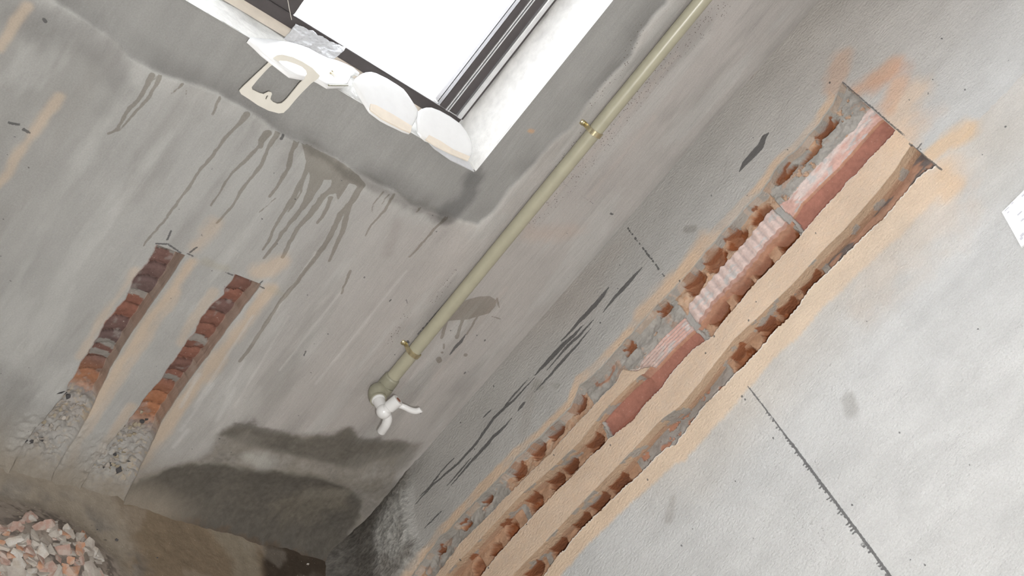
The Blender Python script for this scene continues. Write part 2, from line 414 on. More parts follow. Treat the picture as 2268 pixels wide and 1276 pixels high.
# -- colours
C3 = np.zeros(U.shape + (3,))
tl = sstep(.05, .55, U)[..., None]
C3[:] = np.array(PLB) * (1 - tl) + np.array(PLL) * tl
cold = fbm(U * 3, V * 3, 100, 3)
C3 = C3 * (0.95 + .1 * cold)[..., None] 
C3 = mixc(C3, (.50, .42, .37), .35 * sstep(.5, .8, fbm(U * 5, V * 2.5, 101, 3)) * sstep(.35, .1, U))
C3 = mixc(C3, (.56, .52, .48), .55 * sstep(1.0, 1.35, V) * sstep(.42, .2, U))
big = fbm(U * 22, V * 9, 103, 4)
dl = Al[:, None] - U                       # distance left of chase A
inband = sstep(.026 + .02 * (big - .5), .017 + .02 * (big - .5), dl) * (ZN == 0) * (V < 1.30) * (V > .1)
C3 = mixc(C3, PEACH, .85 * inband * sstep(-.0, .004, dl) * (.45 + .55 * sstep(.35, .6, fbm(U * 30, V * 14, 107, 4))))
C3 = mixc(C3, (.43, .43, .41), (ZN == 0) * sstep(.006, .001, dl + .006 * (nA - .5)) * (V < 1.32) * .8)
dr = U - Cr[:, None]
wr = .030 + .034 * (fbm(U * 4, V * 6, 104, 3) - .3) + .03 * sstep(1.0, 1.25, V) * 0
rb = sstep(wr + .006, wr - .004, dr) * (ZN >= 12) * sstep(1.315, 1.29, V)
C3 = mixc(C3, (.76, .57, .40), .85 * rb)
C3 = mixc(C3, (.66, .56, .45), .35 * sstep(.16, .03, dr) * (ZN >= 12) * sstep(.55, .35, np.abs(V - 1.15)) * fbm(U * 9, V * 9, 106, 3) * 1.6)
C3 = mixc(C3, PEACH, (.92 * ((ZN == 8) | (ZN == 4)) * (V < VTOP + .0)) * (.9 + .2 * (nB - .5)))
soft = []
def smear(px, w, s, c, ax='x'):
    F = np.full(U.shape, -1.0); pts = [hx(a, b) for a, b in px]
    capsule(F, U, V, pts, [w * .0004] * len(pts), .06)
    F = F + w * .0005 * (fbm(U * 45, V * 30, 110 + len(soft), 3) - .5) * 1.4
    m = sstep(-w * .00035, w * .0003, F) * s; soft.append(1)
    return m * (D < .004)
for px, w, s, c in [([(1890,205),(1975,150)], 30, .55, (.66,.40,.26)), ([(1850,195),(1862,135)], 30, .40, (.66,.42,.28)),
                    ([(1985,262),(2035,200)], 40, .45, PEACH), ([(1940,190),(2000,150)], 22, .3, (.62,.36,.24)), ([(1960,235),(1990,190)], 26, .5, (.70,.42,.26)),
                    ([(2010,295),(2090,245)], 22, .3, (.62,.52,.45)), ([(2060,340),(2140,290)], 26, .5, (.74,.50,.28)),
                    ([(2090,380),(2118,410),(2095,432)], 26, .5, (.74,.52,.32)), ([(2030,410),(2090,400)], 60, .30, PEACH), ([(1990,300),(2010,290)], 40, .5, PEACH),
                    ([(1775,10),(1740,55),(1700,100)], 22, .55, (.60,.33,.22)), ([(1700,100),(1660,160)], 18, .3, (.55,.38,.30)), ([(2060,470),(2000,520),(1930,600)], 90, .25, (.68,.54,.42)),
                    ([(1560,530),(1510,600)], 26, .5, PEACH), ([(1480,625),(1420,690)], 26, .5, PEACH)]:
    C3 = mixc(C3, c, smear(px, w * 1.25, min(.8, s * 1.3), c))
for px, w, s, c in [([(1520,508),(1538,506)], 12, .5, (.24,.21,.18)), ([(1880,882),(1888,908)], 20, .55, (.33,.32,.30)), ([(1590,505),(1600,500)], 14, .2, (.3,.3,.3)),
                    ([(2010,560),(1900,640)], 90, .18, (.42,.40,.37)), ([(2230,330),(2230,420)], 70, .2, (.42,.40,.36)),
                    ([(1490,1105),(1480,1150)], 14, .4, (.36,.33,.30)), ([(1185,850),(1200,860)], 22, .4, (.30,.28,.24)), ([(1220,850),(1236,855)], 10, .3, (.3,.28,.24)),
                    ([(1175,880),(1160,960)], 26, .25, (.36,.32,.28))]:
    C3 = mixc(C3, c, smear(px, w, s, c))
C3 = mixc(C3, (.40, .395, .375), fil * .9)
C3 = mixc(C3, (.23, .215, .195), fil * .8 * sstep(.45, .7, fbm(U * 12, V * 12, 97, 3)))
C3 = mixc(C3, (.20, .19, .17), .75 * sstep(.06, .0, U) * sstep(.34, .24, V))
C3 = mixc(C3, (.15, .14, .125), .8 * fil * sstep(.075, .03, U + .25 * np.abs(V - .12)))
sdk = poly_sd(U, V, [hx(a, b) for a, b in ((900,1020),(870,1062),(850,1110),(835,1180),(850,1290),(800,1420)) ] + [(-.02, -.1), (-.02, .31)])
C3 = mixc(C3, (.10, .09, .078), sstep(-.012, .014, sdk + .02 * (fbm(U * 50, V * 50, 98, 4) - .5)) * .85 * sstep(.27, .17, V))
spk = fbm(U * 190, V * 190, 99, 3); C3 = C3 * (1 + fil * 1.1 * (spk - .5))[..., None]
D = D - fil * .0022 * (spk - .5)
# chase colours
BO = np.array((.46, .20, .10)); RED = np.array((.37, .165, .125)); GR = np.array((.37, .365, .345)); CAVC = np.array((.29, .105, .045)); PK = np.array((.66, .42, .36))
botm = (ZN == 2) | (ZN == 6) | (ZN == 10) | (ZN == 3) | (ZN == 7) | (ZN == 11)
bb = below & (inA | inB | inC)
C3 = mixc(C3, (.52, .33, .22), (bb & botm) * 1.0)
C3 = mixc(C3, (.58, .44, .33), ((ZN == 2) & bb & (nB > .5)) * .5)
C3 = mixc(C3, RED, ((smoothB & botm & bb)) * .95)
C3 = mixc(C3, (.30, .10, .065), (smoothB & (ZN == 6) & bb & (TP > .5)) * .45)
C3 = mixc(C3, (.50, .30, .22), (inC & botm & bb & (cC_ == 0)) * .8)
C3 = mixc(C3, (.18, .17, .17), (inC & botm & bb & (cC_ == 0)) * sstep(.52, .62, fbm(U * 90, V * 22, 120, 3)) * .9)
C3 = mixc(C3, (.55, .26, .18), ((inC & botm & bb & (cC_ == 2)) * .6))
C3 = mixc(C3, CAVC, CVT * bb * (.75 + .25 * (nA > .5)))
C3 = mixc(C3, (.52, .28, .16), CVT * bb * .35 * sstep(.50, .66, fbm(U * 50, V * 50, 121, 4)))
rim = np.clip(1 - np.abs(CVT - .3) / .3, 0, 1) * bb
C3 = mixc(C3, (.58, .27, .14), rim * .6)
C3 = mixc(C3, GR, (mort & bb & (CVT < .5)) * .9)
C3 = mixc(C3, (.50, .30, .20), (mort & inA & bb & (CVT < .5)) * .5 * sstep(.6, .7, fbm(U * 60, V * 60, 123, 4)))
# mortar ring in A, third course
ru0, rv0 = hx(1342, 832, .015); rr = np.hypot((U - ru0) / .012, (V - rv0) / .022)
C3 = mixc(C3, (.40, .20, .13), (np.abs(rr - 1 + .3 * (nA - .5)) < .17) * inA * .8)
# visible flanks: dusted plaster, browner towards the brick
vf = ((ZN == 5) | (ZN == 9)) & below
C3 = mixc(C3, (.56, .41, .29), vf * 1.0); C3 = mixc(C3, (.44, .27, .18), (vf & (TP > .55)) * .7)
C3 = mixc(C3, GR, (vf & (fbm(V * 40, D * 60, 126, 3) > .66)) * .8)
C3 = mixc(C3, (.50, .36, .26), ((ZN == 1) & below) * .55); C3 = mixc(C3, GR, ((ZN == 1) & below & (nA > .5)) * .75)
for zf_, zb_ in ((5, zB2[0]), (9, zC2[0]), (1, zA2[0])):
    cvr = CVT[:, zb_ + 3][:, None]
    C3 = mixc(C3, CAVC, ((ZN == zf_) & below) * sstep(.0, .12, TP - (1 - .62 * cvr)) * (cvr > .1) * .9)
# bared brick faces
C3 = mixc(C3, PK, (bare & below) * 1.0)
C3 = mixc(C3, (.78, .70, .66), (bare & below & (cF == 1)) * .55)
C3 = mixc(C3, (.76, .66, .62), (bare & below & (cF == 0)) * sstep(.4, .6, fbm(U * 90, V * 30, 130, 3)) * sstep(.8, .6, TP) * .8)
C3 = mixc(C3, (.40, .32, .30), (bare & below & (cF == 1)) * sstep(.0004, .0016, ridge2) * .55)
C3 = mixc(C3, (.52, .45, .43), (bare & below & (cF == 2)) * sstep(0, .001, ridge3) * .6)
C3 = mixc(C3, (.55, .55, .54), (bare & below) * sstep(.60, .68, fbm(U * 110, V * 60, 131, 4)) * .7)
C3 = mixc(C3, (.45, .24, .18), (bare & below & (cF == 1) & (TP > .82)) * .8)
C3 = mixc(C3, GR, (bare & below & jF) * .9)
low = sstep(0.86, .80, V) * bare
C3 = mixc(C3, (.50, .42, .38), low * .6)
fb5 = (ZN == 5) & below & (V > tipm)
C3 = mixc(C3, (.48, .25, .17), fb5 * .8)
for z_, cond in ((4, V <= tipm), (8, V < 9), (12, V < 9)):  # chipped plaster edges, with the window light's highlight painted into the colour
    c_ = zone_cols(z_)[0]; m_ = (below[:, 0] & cond[:, c_] & (vn(rows * 90, rows * 0, 55 + z_) > .25))
    C3[m_, c_] = (.86, .82, .76); C3[m_, c_ - 1] = (.80, .74, .66)
# -- marks
mark = np.full(U.shape, -.02); damp = np.full(U.shape, -.02)
Uw = U + .003 * (fbm(U * 60, V * 60, 141, 3) - .5)
def rs(px, w, shape='spindle', F=None):
    pts = [hx(a, b) for a, b in px]
    if shape == 'spindle' and len(pts) == 2:
        a, b = pts; pts = [(lerp(a[0], b[0], t), lerp(a[1], b[1], t)) for t in (0, .2, .45, .7, 1)]
    capsule(mark if F is None else F, Uw if shape == 'spindle' else U, V, pts, rads(w, len(pts), shape))
rs([(1422,592),(1405,612),(1390,629),(1360,660),(1335,692)], 11); rs([(1348,637),(1335,655),(1319,675),(1287,709),(1243,756)], 14)
rs([(1292,720),(1270,745),(1249,763),(1225,788),(1201,813),(1185,832)], 13); rs([(1316,707),(1285,742),(1252,773),(1211,820)], 7)
rs([(1309,728),(1273,771),(1245,800),(1225,824),(1184,869)], 8)
rs([(1184,837),(1160,862),(1139,886),(1116,906),(1093,927),(1075,952),(1056,981),(1015,1026),(961,1072),(920,1117)], 8)
rs([(1172,837),(1140,872),(1110,911)], 5); rs([(1134,927),(1115,947),(1093,968),(1070,994),(1048,1018),(998,1076)], 10); rs([(1163,890),(1147,911)], 8)
rs([(1044,1014),(1020,1042),(990,1076)], 5); rs([(975,1050),(950,1080),(930,1100)], 4); rs([(1010,1010),(985,1035),(960,1065)], 4); rs([(980,1130),(940,1170)], 3.5); rs([(1090,905),(1070,925)], 4)
rs([(1702,295),(1692,305),(1683,325),(1665,345),(1650,362),(1638,380)], 19)
rs([(1655,854),(1700,912),(1750,978)], 3.0, 'c'); rs([(1750,978),(1810,1059),(1890,1165),(1976,1282)], 5, 'c')
for t in np.linspace(0, 1, 26):
    if t < .1 or rnd.random() < .8:
        a = (lerp(1391, 1471, t) + rnd.uniform(-1, 1), lerp(506, 611, t) + rnd.uniform(-1, 1)); rs([a, (a[0] + 1.5, a[1] + 2)], rnd.uniform(3, 6), 'c')
for t in np.linspace(0, 1, 60):
    a = (lerp(1700, 1976, t), lerp(912, 1282, t)); L = rnd.uniform(3, 11) * (.5 + t)
    if rnd.random() < .8: rs([a, (a[0] - L * .75, a[1] + L * .65)], 3.4, 'c')
# kerf left by the cutting disc
rs([(1925,232),(1965,268),(2003,300)], 3.4, 'c'); rs([(2014,318),(2085,376)], 3.6, 'c'); rs([(2027,336),(2041,318)], 3, 'c'); rs([(1866,182),(1930,238)], 3.0, 'c')
for _ in range(70):
    a = (rnd.uniform(1000, 2268), rnd.uniform(0, 1276)); rs([a, (a[0] + 1, a[1] + 1.5)], rnd.uniform(2.2, 4.2), 'c')
mark = np.where((D < .004), mark, -.02)
damp = np.where(D < .004, damp, -.02)
pore = .62 * fbm(U * 7, V * 7, 140, 3) + 0 * U
pore = np.where((U > .3) & (ZN >= 12), pore, .0)
co = np.stack([D, -U, V], -1).reshape(-1, 3)
AT = {'col': C3.reshape(-1, 3), 'mark': mark.ravel(), 'damp': damp.ravel(), 'pore': pore.ravel()}
ii = np.arange(nr * nc).reshape(nr, nc)
FQ = np.stack([ii[:-1, :-1], ii[:-1, 1:], ii[1:, 1:], ii[1:, :-1]], -1)
# labels per face: 0 wall, otherwise a brick or a mortar piece
lab = np.zeros((nr, nc), int)
bz = np.isin(ZN, (2, 3)) & below; lab = np.where(bz, np.where(jA, 190 + cA_, 100 + cA_), lab)
bz = (np.isin(ZN, (5, 6, 7)) & below & ((ZN != 5) | (V > tipm)) | (bare & below)); lab = np.where(bz, np.where(jB, 290 + cB_, 200 + cB_), lab)
bz = np.isin(ZN, (10, 11)) & below; lab = np.where(bz, np.where(jC, 390 + cC_, 300 + cC_), lab)
lf = lab[:-1, :-1]
jr = np.minimum(lf // 100, 9)
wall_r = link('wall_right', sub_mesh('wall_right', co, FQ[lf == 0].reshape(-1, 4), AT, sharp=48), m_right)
setp(wall_r, 'pale grey cement wall with three long vertical chases, right of the corner', kind='structure')
def part_piece(name, val, parent, mat, label=None, sk=(0, .075)):
    sel = lf == val
    if sel.sum() < 12: return
    o = link(name, sub_mesh(name, co, FQ[sel], AT, skirt=sk), mat, parent)
    if label: o['label'] = label
for val in np.unique(lf):
    if val == 0: continue
    if val % 100 >= 90: part_piece('mortar_joint', val, wall_r, m_mortar)
    else: part_piece('brick', val, wall_r, m_brick)

# ================================================================== BACK WALL (plane Y = 0)
def bcurve(px):
    p = sorted([hy(a, b)[::-1] for a, b in px]); v = np.array([q[0] for q in p]); u = np.array([q[1] for q in p])
    return lambda vv: np.interp(vv, v, u)
SILL, JX, HEAD, WL = .851, -.312, 2.1, -1.55
k1L = bcurve([(350,541),(330,578),(297,620),(290,642),(270,675),(245,700),(216,748),(190,790),(165,830),(150,862),(118,905),(60,965),(30,1010)])
k1R = bcurve([(413,562),(380,613),(340,670),(300,727),(250,805),(222,862),(205,900),(170,960),(120,1030)])
k2L = bcurve([(520,611),(497,642),(495,655),(470,675),(450,700),(430,738),(410,760),(390,795),(365,828),(350,850),(330,872),(305,905),(250,970),(180,1055)])
k2R = bcurve([(578,631),(540,682),(500,735),(460,790),(420,842),(385,890),(355,935),(330,990),(300,1050)])
KT = .498
rows = np.concatenate([np.arange(0, KT - .001, .0021), [KT, KT + .0003], np.arange(KT + .002, SILL - .001, .0021), [SILL],
                       np.arange(SILL + .0025, 1.32, .0028), np.linspace(1.34, HEAD, 14), np.linspace(HEAD + .05, 2.7, 8)])
nr = len(rows)
def bedge(fn, s, amp): return fn(rows) + amp * 2 * (fbm(rows * 60, rows * 0 + s, s, 4) - .5)
L1 = bedge(k1L, 3, .003); R1 = bedge(k1R, 4, .0012); L2 = bedge(k2L, 5, .003); R2 = bedge(k2R, 6, .0012)
R1 = np.maximum(R1, L1 + .02); L2 = np.maximum(L2, R1 + .02); R2 = np.maximum(R2, L2 + .02)
cols_u = []; cols_d = []; zone = []; tpar = []
Z = np.zeros(nr)
add_zone(0, Z - 2.3, Z + WL, 6); add_zone(0, Z + WL, Z - 1.1, 12); add_zone(1, Z - 1.1, L1, 165)
add_zone(2, L1, L1 + .001, 3, 0, 1); add_zone(3, L1 + .001, R1 - .007, 26); add_zone(4, R1 - .007, R1, 8, 1, 0)
add_zone(5, R1, L2, 45)
add_zone(6, L2, L2 + .001, 3, 0, 1); add_zone(7, L2 + .001, R2 - .007, 24); add_zone(8, R2 - .007, R2, 8, 1, 0)
add_zone(9, R2, Z + JX, 90); add_zone(10, Z + JX, Z, 150); cols_u.append(Z); cols_d.append(None); zone.append(10); tpar.append(1)
X = np.stack(cols_u, 1); nc = X.shape[1]; zone = np.array(zone); tpar = np.array(tpar)
ZN = zone[None, :].repeat(nr, 0); TP = tpar[None, :].repeat(nr, 0)
W = np.repeat(rows[:, None], nc, 1)
tilt = .05 * (np.clip(X, -.70, -.49) + .6) * sstep(.9, .5, W) * sstep(.02, .3, W); W = W + tilt
edgew = (np.abs(W - SILL) < .0005) & (X < JX) 
W = W + np.where(np.abs(rows[:, None] - SILL) < 1e-6, .0022 * (fbm(X * 60, X * 0, 200, 4) - .5) * (X < JX - .01), 0)
nA = fbm(X * 70, W * 70, 231, 4); nB = fbm(X * 190, W * 190, 241, 3)
in1 = (ZN >= 2) & (ZN <= 4); in2 = (ZN >= 6) & (ZN <= 8); ch = in1 | in2
below = (rows <= KT + 1e-6)[:, None] & (rows > .012)[:, None]
# scalloped, broken ends of the hollow brick
def scallop(per, ph, seed, cx):
    q = (W + 14 * (X - cx) ** 2 - .35 * (X - cx) + .010 * (fbm(X * 50, W * 30, seed, 3) - .5)) / per + ph
    k = np.floor(q); s = q - k
    return k, s
c1 = .5 * (L1 + R1)[:, None]; c2 = .5 * (L2 + R2)[:, None]
K1, S1 = scallop(.0285, .1, 251, c1 - .004); K2, S2 = scallop(.0265, .45, 261, c2 - .004)
K = np.where(in1, K1, K2); S = np.where(in1, S1, S2)
hh = np.sqrt(np.clip(1 - (1 - S) ** 2, 0, 1))
hr = _hash(K.astype(np.int64), (in1 * 3 + 1).astype(np.int64), 5)
bott = .019 + .006 * hr - .0075 * np.sqrt(np.clip(S, 0, 1)) * (1 - S ** 6) + .003 * (nA - .5) + .0012 * (nB - .5)
rubz = sstep(.215, .165, W + .02 * (nA - .5)); rubz2 = np.where(in2, sstep(.185, .14, W + .02 * (nA - .5)), rubz)
bott = lerp(bott, .009 + .009 * (fbm(X * 130, W * 130, 271, 4) - .5) * 2, rubz2)
bott = bott * sstep(.01, .06, W)
D = np.zeros_like(X)
def zc(z): return np.where(zone == z)[0]
for zb in (3, 7): D = np.where(ZN == zb, bott, D)
for z, bc in ((2, zc(3)[0]), (4, zc(3)[-1]), (6, zc(7)[0]), (8, zc(7)[-1])):
    for c in zc(z): D[:, c] = bott[:, bc] * cols_d[c]
D = np.where(below, D, 0)
pxband = [(40,-60),(95,-18),(150,20),(205,55),(250,85),(285,128),(345,160),(400,180),(480,205),(560,250),(600,283),(650,312),(690,322),(740,347),(800,388),(830,402),(880,425),(910,455),(960,470),(1000,485),(1060,500),(1095,470),(1130,420),(1165,385),(1200,345),(1245,300),(1268,286),(1300,238),(1340,185),(1400,125),(1420,75),(1450,35),(1475,10),(1500,-40),(1600,-140)]
band = [hy(a, b) for a, b in pxband] + [(-.22, 2.4), (-1.9, 2.4), (-1.9, hy(40, -60)[1])]
bsd = poly_sd(X, W, band) + .005 * (fbm(X * 45, W * 45, 281, 4) - .5)
bm_ = sstep(-.0022, .0028, bsd)
lip = np.exp(-((bsd + .006) / .006) ** 2)
D = D + bm_ * .0045 - lip * .0012 * fbm(X * 30, W * 30, 283, 3)
D = D + np.where(ch & below, 0, .0022 * (fbm(X * 7, W * 5, 290, 3) - .5) + .0005 * (fbm(X * 90, W * 35, 291, 4) - .5)) * np.where(X < -.005, 1, 0)
D = np.where((np.abs(W - SILL) < .003) & (X < JX + .002) | ((ZN == 10) & (TP == 0) & (W > SILL)), np.clip(D, 0, .004), D)
# lumps and cove towards the floor
wetpx = [(478,968),(500,950),(560,945),(640,962),(700,966),(745,958),(772,950),(792,975),(830,978),(870,976),(903,986),(930,985)]
wet = [hy(a, b) for a, b in wetpx] + [(.02, -.1), (-.52, -.1), hy(250, 1098), hy(330, 1045), hy(420, 1018), hy(470, 1000)]
wsd = poly_sd(X, W, wet) + .022 * (fbm(X * 30, W * 30, 300, 5) - .5)
low = sstep(.32, .05, W)
D = D - low * .010 * fbm(X * 14, W * 14, 301, 4)  * np.where(ch & below, .5, 1) - .045 * np.exp(-W / .030) - .10 * np.exp(-W / .035) * np.exp(X / .05) * low
ridge = np.full(X.shape, -1.); capsule(ridge, X, W, [hy(a, b) for a, b in ((560,1030),(700,1042),(800,1058),(868,1070),(850,1110),(800,1170),(745,1228))], [.012] * 7, .05)
D = D - .006 * sstep(-.03, .012, ridge)
# colours
BASE = np.array((.385, .382, .37))
C3 = np.zeros(X.shape + (3,)); C3[:] = BASE
pk = sstep(-.62, -.2, X) * (1 - bm_)
C3 = mixc(C3, (.445, .415, .395), pk * .8)
C3 = mixc(C3, (.28, .275, .26), .6 * sstep(-.75, -.95, X) * sstep(.75, .6, np.abs(W - .75)) * (.4 + fbm(X * 5, W * 5, 310, 3)))
C3 = mixc(C3, (.30, .298, .288), bm_ * .85)
C3 = mixc(C3, (.16, .155, .15), bm_ * .55 * sstep(.045, .0, bsd) * sstep(.3, .65, fbm(X * 10, W * 10, 312, 3)))
C3 = mixc(C3, (.45, .445, .43), (1 - bm_) * sstep(-.045, -.002, bsd) * (X < -.2) * 1.15 * sstep(.30, .52, fbm(X * 22, W * 18, 313, 4)) * .8)
C3 = mixc(C3, (.50, .475, .45), (1 - bm_) * sstep(-.026, -.003, bsd) * (X >= -.30) * .55)
C3 = mixc(C3, (.50, .50, .485), (1 - bm_) * sstep(.55, .72, fbm(X * 30, W * 7, 314, 4)) * .35)
C3 = mixc(C3, (.26, .25, .235), (1 - bm_) * sstep(.56, .75, fbm(X * 26, W * 5, 315, 4)) * .35)
def bsmear(px, w, s, c, yy=0):
    global C3
    F = np.full(X.shape, -1.0); pts = [hy(a, b) for a, b in px]
    capsule(F, X, W, pts, [w * .0004] * len(pts), .06)
    F = F + w * .0005 * (fbm(X * 50, W * 30, 320 + int(px[0][0]) % 97, 3) - .5) * 1.4
    C3 = mixc(C3, c, sstep(-w * .00035, w * .0003, F) * s * (~(ch & below)))
PB = (.53, .43, .335)
bsmear([(1052,400),(1045,430),(1010,465),(985,480)], 34, .65, (.12, .12, .12)); bsmear([(930,460),(1000,490)], 24, .5, (.14, .13, .12)); bsmear([(880,490),(860,560)], 22, .25, (.25, .22, .2))
bsmear([(690,325),(760,380),(830,410),(900,450)], 22, .5, (.15, .14, .13)); bsmear([(60,30),(180,80),(250,150)], 60, .45, (.19, .185, .18)); bsmear([(280,200),(230,240)], 26, .25, (.2, .2, .19))
for px, w, s in [([(425,580),(390,630),(330,710),(270,800),(200,900),(140,990)], 16, .75), ([(395,650),(320,760),(240,880),(150,1010)], 12, .45), ([(435,545),(478,500)], 22, .45), ([(300,600),(260,660),(215,720),(180,790)], 12, .45),
                 ([(470,650),(430,710),(400,760)], 14, .45), ([(600,640),(560,690),(500,770),(430,860),(370,940),(310,1020)], 22, .75), ([(575,605),(625,580)], 24, .6), ([(290,900),(240,970),(210,1010)], 14, .55),
                 ([(330,940),(290,1000)], 14, .5), ([(62,15),(35,45),(15,80),(0,105)], 11, .6), ([(130,215),(100,260),(55,320),(20,380),(-5,410)], 12, .6), ([(150,1060),(230,1085)], 16, .4), ([(100,1030),(140,1060)], 22, .35), ([(375,560),(360,600)], 10, .2)]:
    bsmear(px, w * 1.25, min(.85, s * 1.15), PB)
bsmear([(1180,520),(1275,510)], 40, .25, (.50, .36, .28)); bsmear([(455,580),(480,590),(500,595)], 14, .35, (.36, .33, .25)); bsmear([(600,640),(630,655)], 14, .3, (.36, .33, .25))
bsmear([(90,1040),(125,1055)], 26, .5, (.45, .25, .18)); bsmear([(1175,293),(1182,295)], 6, .7, (.55, .33, .18))
bsmear([(0,760),(60,800),(130,850)], 60, .3, (.5, .5, .48)); bsmear([(0,850),(50,930)], 80, .45, (.27, .265, .25)); bsmear([(560,880),(480,960)], 50, .35, (.5, .49, .47))
bsmear([(650,800),(600,900)], 30, .25, (.28, .27, .25)); bsmear([(440,960),(360,1010)], 60, .4, (.43, .42, .40))
for px in ([(700,560),(560,760)], [(640,700),(520,900)], [(760,640),(620,820)], [(900,600),(700,850)], [(560,700),(430,900)]): bsmear(px, 5, .45, (.56, .55, .53))
for px in ([(1500,120),(1380,260),(1180,490)], [(1120,640),(960,840)], [(1450,260),(1300,440)]): bsmear(px, 10, .22, (.54, .47, .43))
for px in ([(470,850),(430,910),(400,950)], [(520,860),(480,930)], [(440,830),(400,900)], [(540,800),(500,870)], [(415,950),(385,985)], [(300,1075),(320,1055)]): bsmear(px, 9, .5, (.55, .545, .53))
# low: wet and earthy
C3 = mixc(C3, (.285, .25, .205), sstep(.15, .02, W) * .85 * sstep(-.3, -.42, X))
fine = fbm(X * 170, W * 170, 333, 4); med = fbm(X * 45, W * 38, 331, 4)
C3 = mixc(C3, (.225, .205, .175), sstep(-.012, .010, wsd) * .80 * (.7 + .6 * med))
def bpoly(px, c, st, soft_, amp=.02):
    global C3
    sd_ = poly_sd(X, W, [hy(a, b) for a, b in px]) + amp * (med - .5) + amp * .6 * (fine - .5)
    C3 = mixc(C3, c, sstep(-soft_, soft_, sd_) * st * (~(ch & below)))
bpoly([(488,962),(520,938),(560,935),(620,955),(683,974),(730,962),(760,953),(780,951),(796,968),(850,974),(905,983),(900,1003),(850,1010),(800,1035),(740,1028),(690,1015),(620,1000),(560,985)], (.105, .096, .08), .72, .008)
bpoly([(235,1090),(270,1070),(309,1057),(375,1031),(463,1020),(529,1032),(595,1035),(683,1044),(750,1064),(796,1092),(800,1120),(740,1225),(600,1185),(420,1140)], (.088, .079, .066), .80, .007)
bpoly([(610,1110),(650,1080),(720,1070),(770,1085),(760,1120),(680,1150),(620,1150)], (.19, .17, .135), .5, .02)
bpoly([(240,1088),(300,1085),(420,1125),(560,1165),(745,1215),(745,1240),(240,1110)], (.10, .07, .048), .65, .006)  # dark earth at the wall foot, cast shadow painted in with it
C3 = C3 * (1 + (.5 * (fine - .5) + .3 * (med - .5)) * sstep(-.02, .02, wsd))[..., None]
for px, w, s, c in [([(556,1008),(590,1022)], 34, .75, (.42, .41, .38)), ([(455,940),(415,985)], 30, .35, (.42, .41, .39)), ([(640,1035),(760,1060),(830,1080)], 22, .35, (.27, .25, .21)), ([(690,1090),(760,1085)], 30, .3, (.27, .25, .21)), ([(870,1065),(830,1130),(760,1215)], 14, .5, (.27, .25, .22)),
                    ([(520,975),(560,985)], 40, .4, (.30, .28, .25)), ([(800,1020),(880,1010)], 60, .4, (.25, .235, .21)), ([(905,1000),(880,1040)], 20, .4, (.3, .29, .27))]:
    bsmear(px, w, s, c)
rm = ch & below
LC = np.stack([.165 + .09 * hr, .092 + .026 * hr, .076 + .010 * hr], -1)
hr2 = _hash(K.astype(np.int64) + 31, (in1 * 7 + 1).astype(np.int64), 9)
LC = LC * (1 - .35 * (hr2 > .6)[..., None]) + np.array((.03, .035, .04)) * (hr2 > .6)[..., None]
C3 = np.where((rm)[..., None], LC, C3)
C3 = mixc(C3, (.44, .20, .10), rm * sstep(.27, .205, W) * .75 * (rubz2 < .5)); C3 = mixc(C3, (.33, .30, .28), rm * sstep(.6, .75, nA) * .5)
C3 = mixc(C3, (.04, .025, .02), rm * np.clip(1 - np.minimum(S, 1 - S) / .05, 0, 1) * .7 * (1 - rubz2))
MJ1 = [hy(a, b)[1] for a, b in ((383,572),(300,665),(222,770),(205,790))]; MJ2 = [hy(a, b)[1] for a, b in ((545,625),(430,765),(352,845))]
mj = np.zeros(X.shape, bool)
for j in MJ1: mj |= in1 & (np.abs(W + 14 * (X - c1) ** 2 - j - .004) < .0065)
for j in MJ2: mj |= in2 & (np.abs(W + 14 * (X - c2) ** 2 - j - .004) < .0065)
C3 = mixc(C3, (.30, .29, .265), (mj & rm & (ZN != 4) & (ZN != 8)) * .85)
C3 = mixc(C3, (.37, .285, .23), (((ZN == 4) | (ZN == 8)) & rm & (rubz2 < .5)) * .75)
C3 = mixc(C3, (.40, .385, .36), rm * rubz2 * .9); C3 = mixc(C3, (.50, .40, .28), rm * rubz2 * (nB > .62) * .6)
agg = sstep(.02, -.02, np.minimum(np.abs(X + .645) - .055, np.abs(X + .535) - .04)) * sstep(.15, .10, W)
C3 = mixc(C3, (.42, .41, .39), agg * .6)
D = D + agg * (~rm) * .006 * (fbm(X * 120, W * 120, 340, 4) - .5) * 1.6
C3 = mixc(C3, (.27, .235, .19), sstep(.075, .015, W + .03 * (med - .5)) * .85 * sstep(-.3, -.42, X))
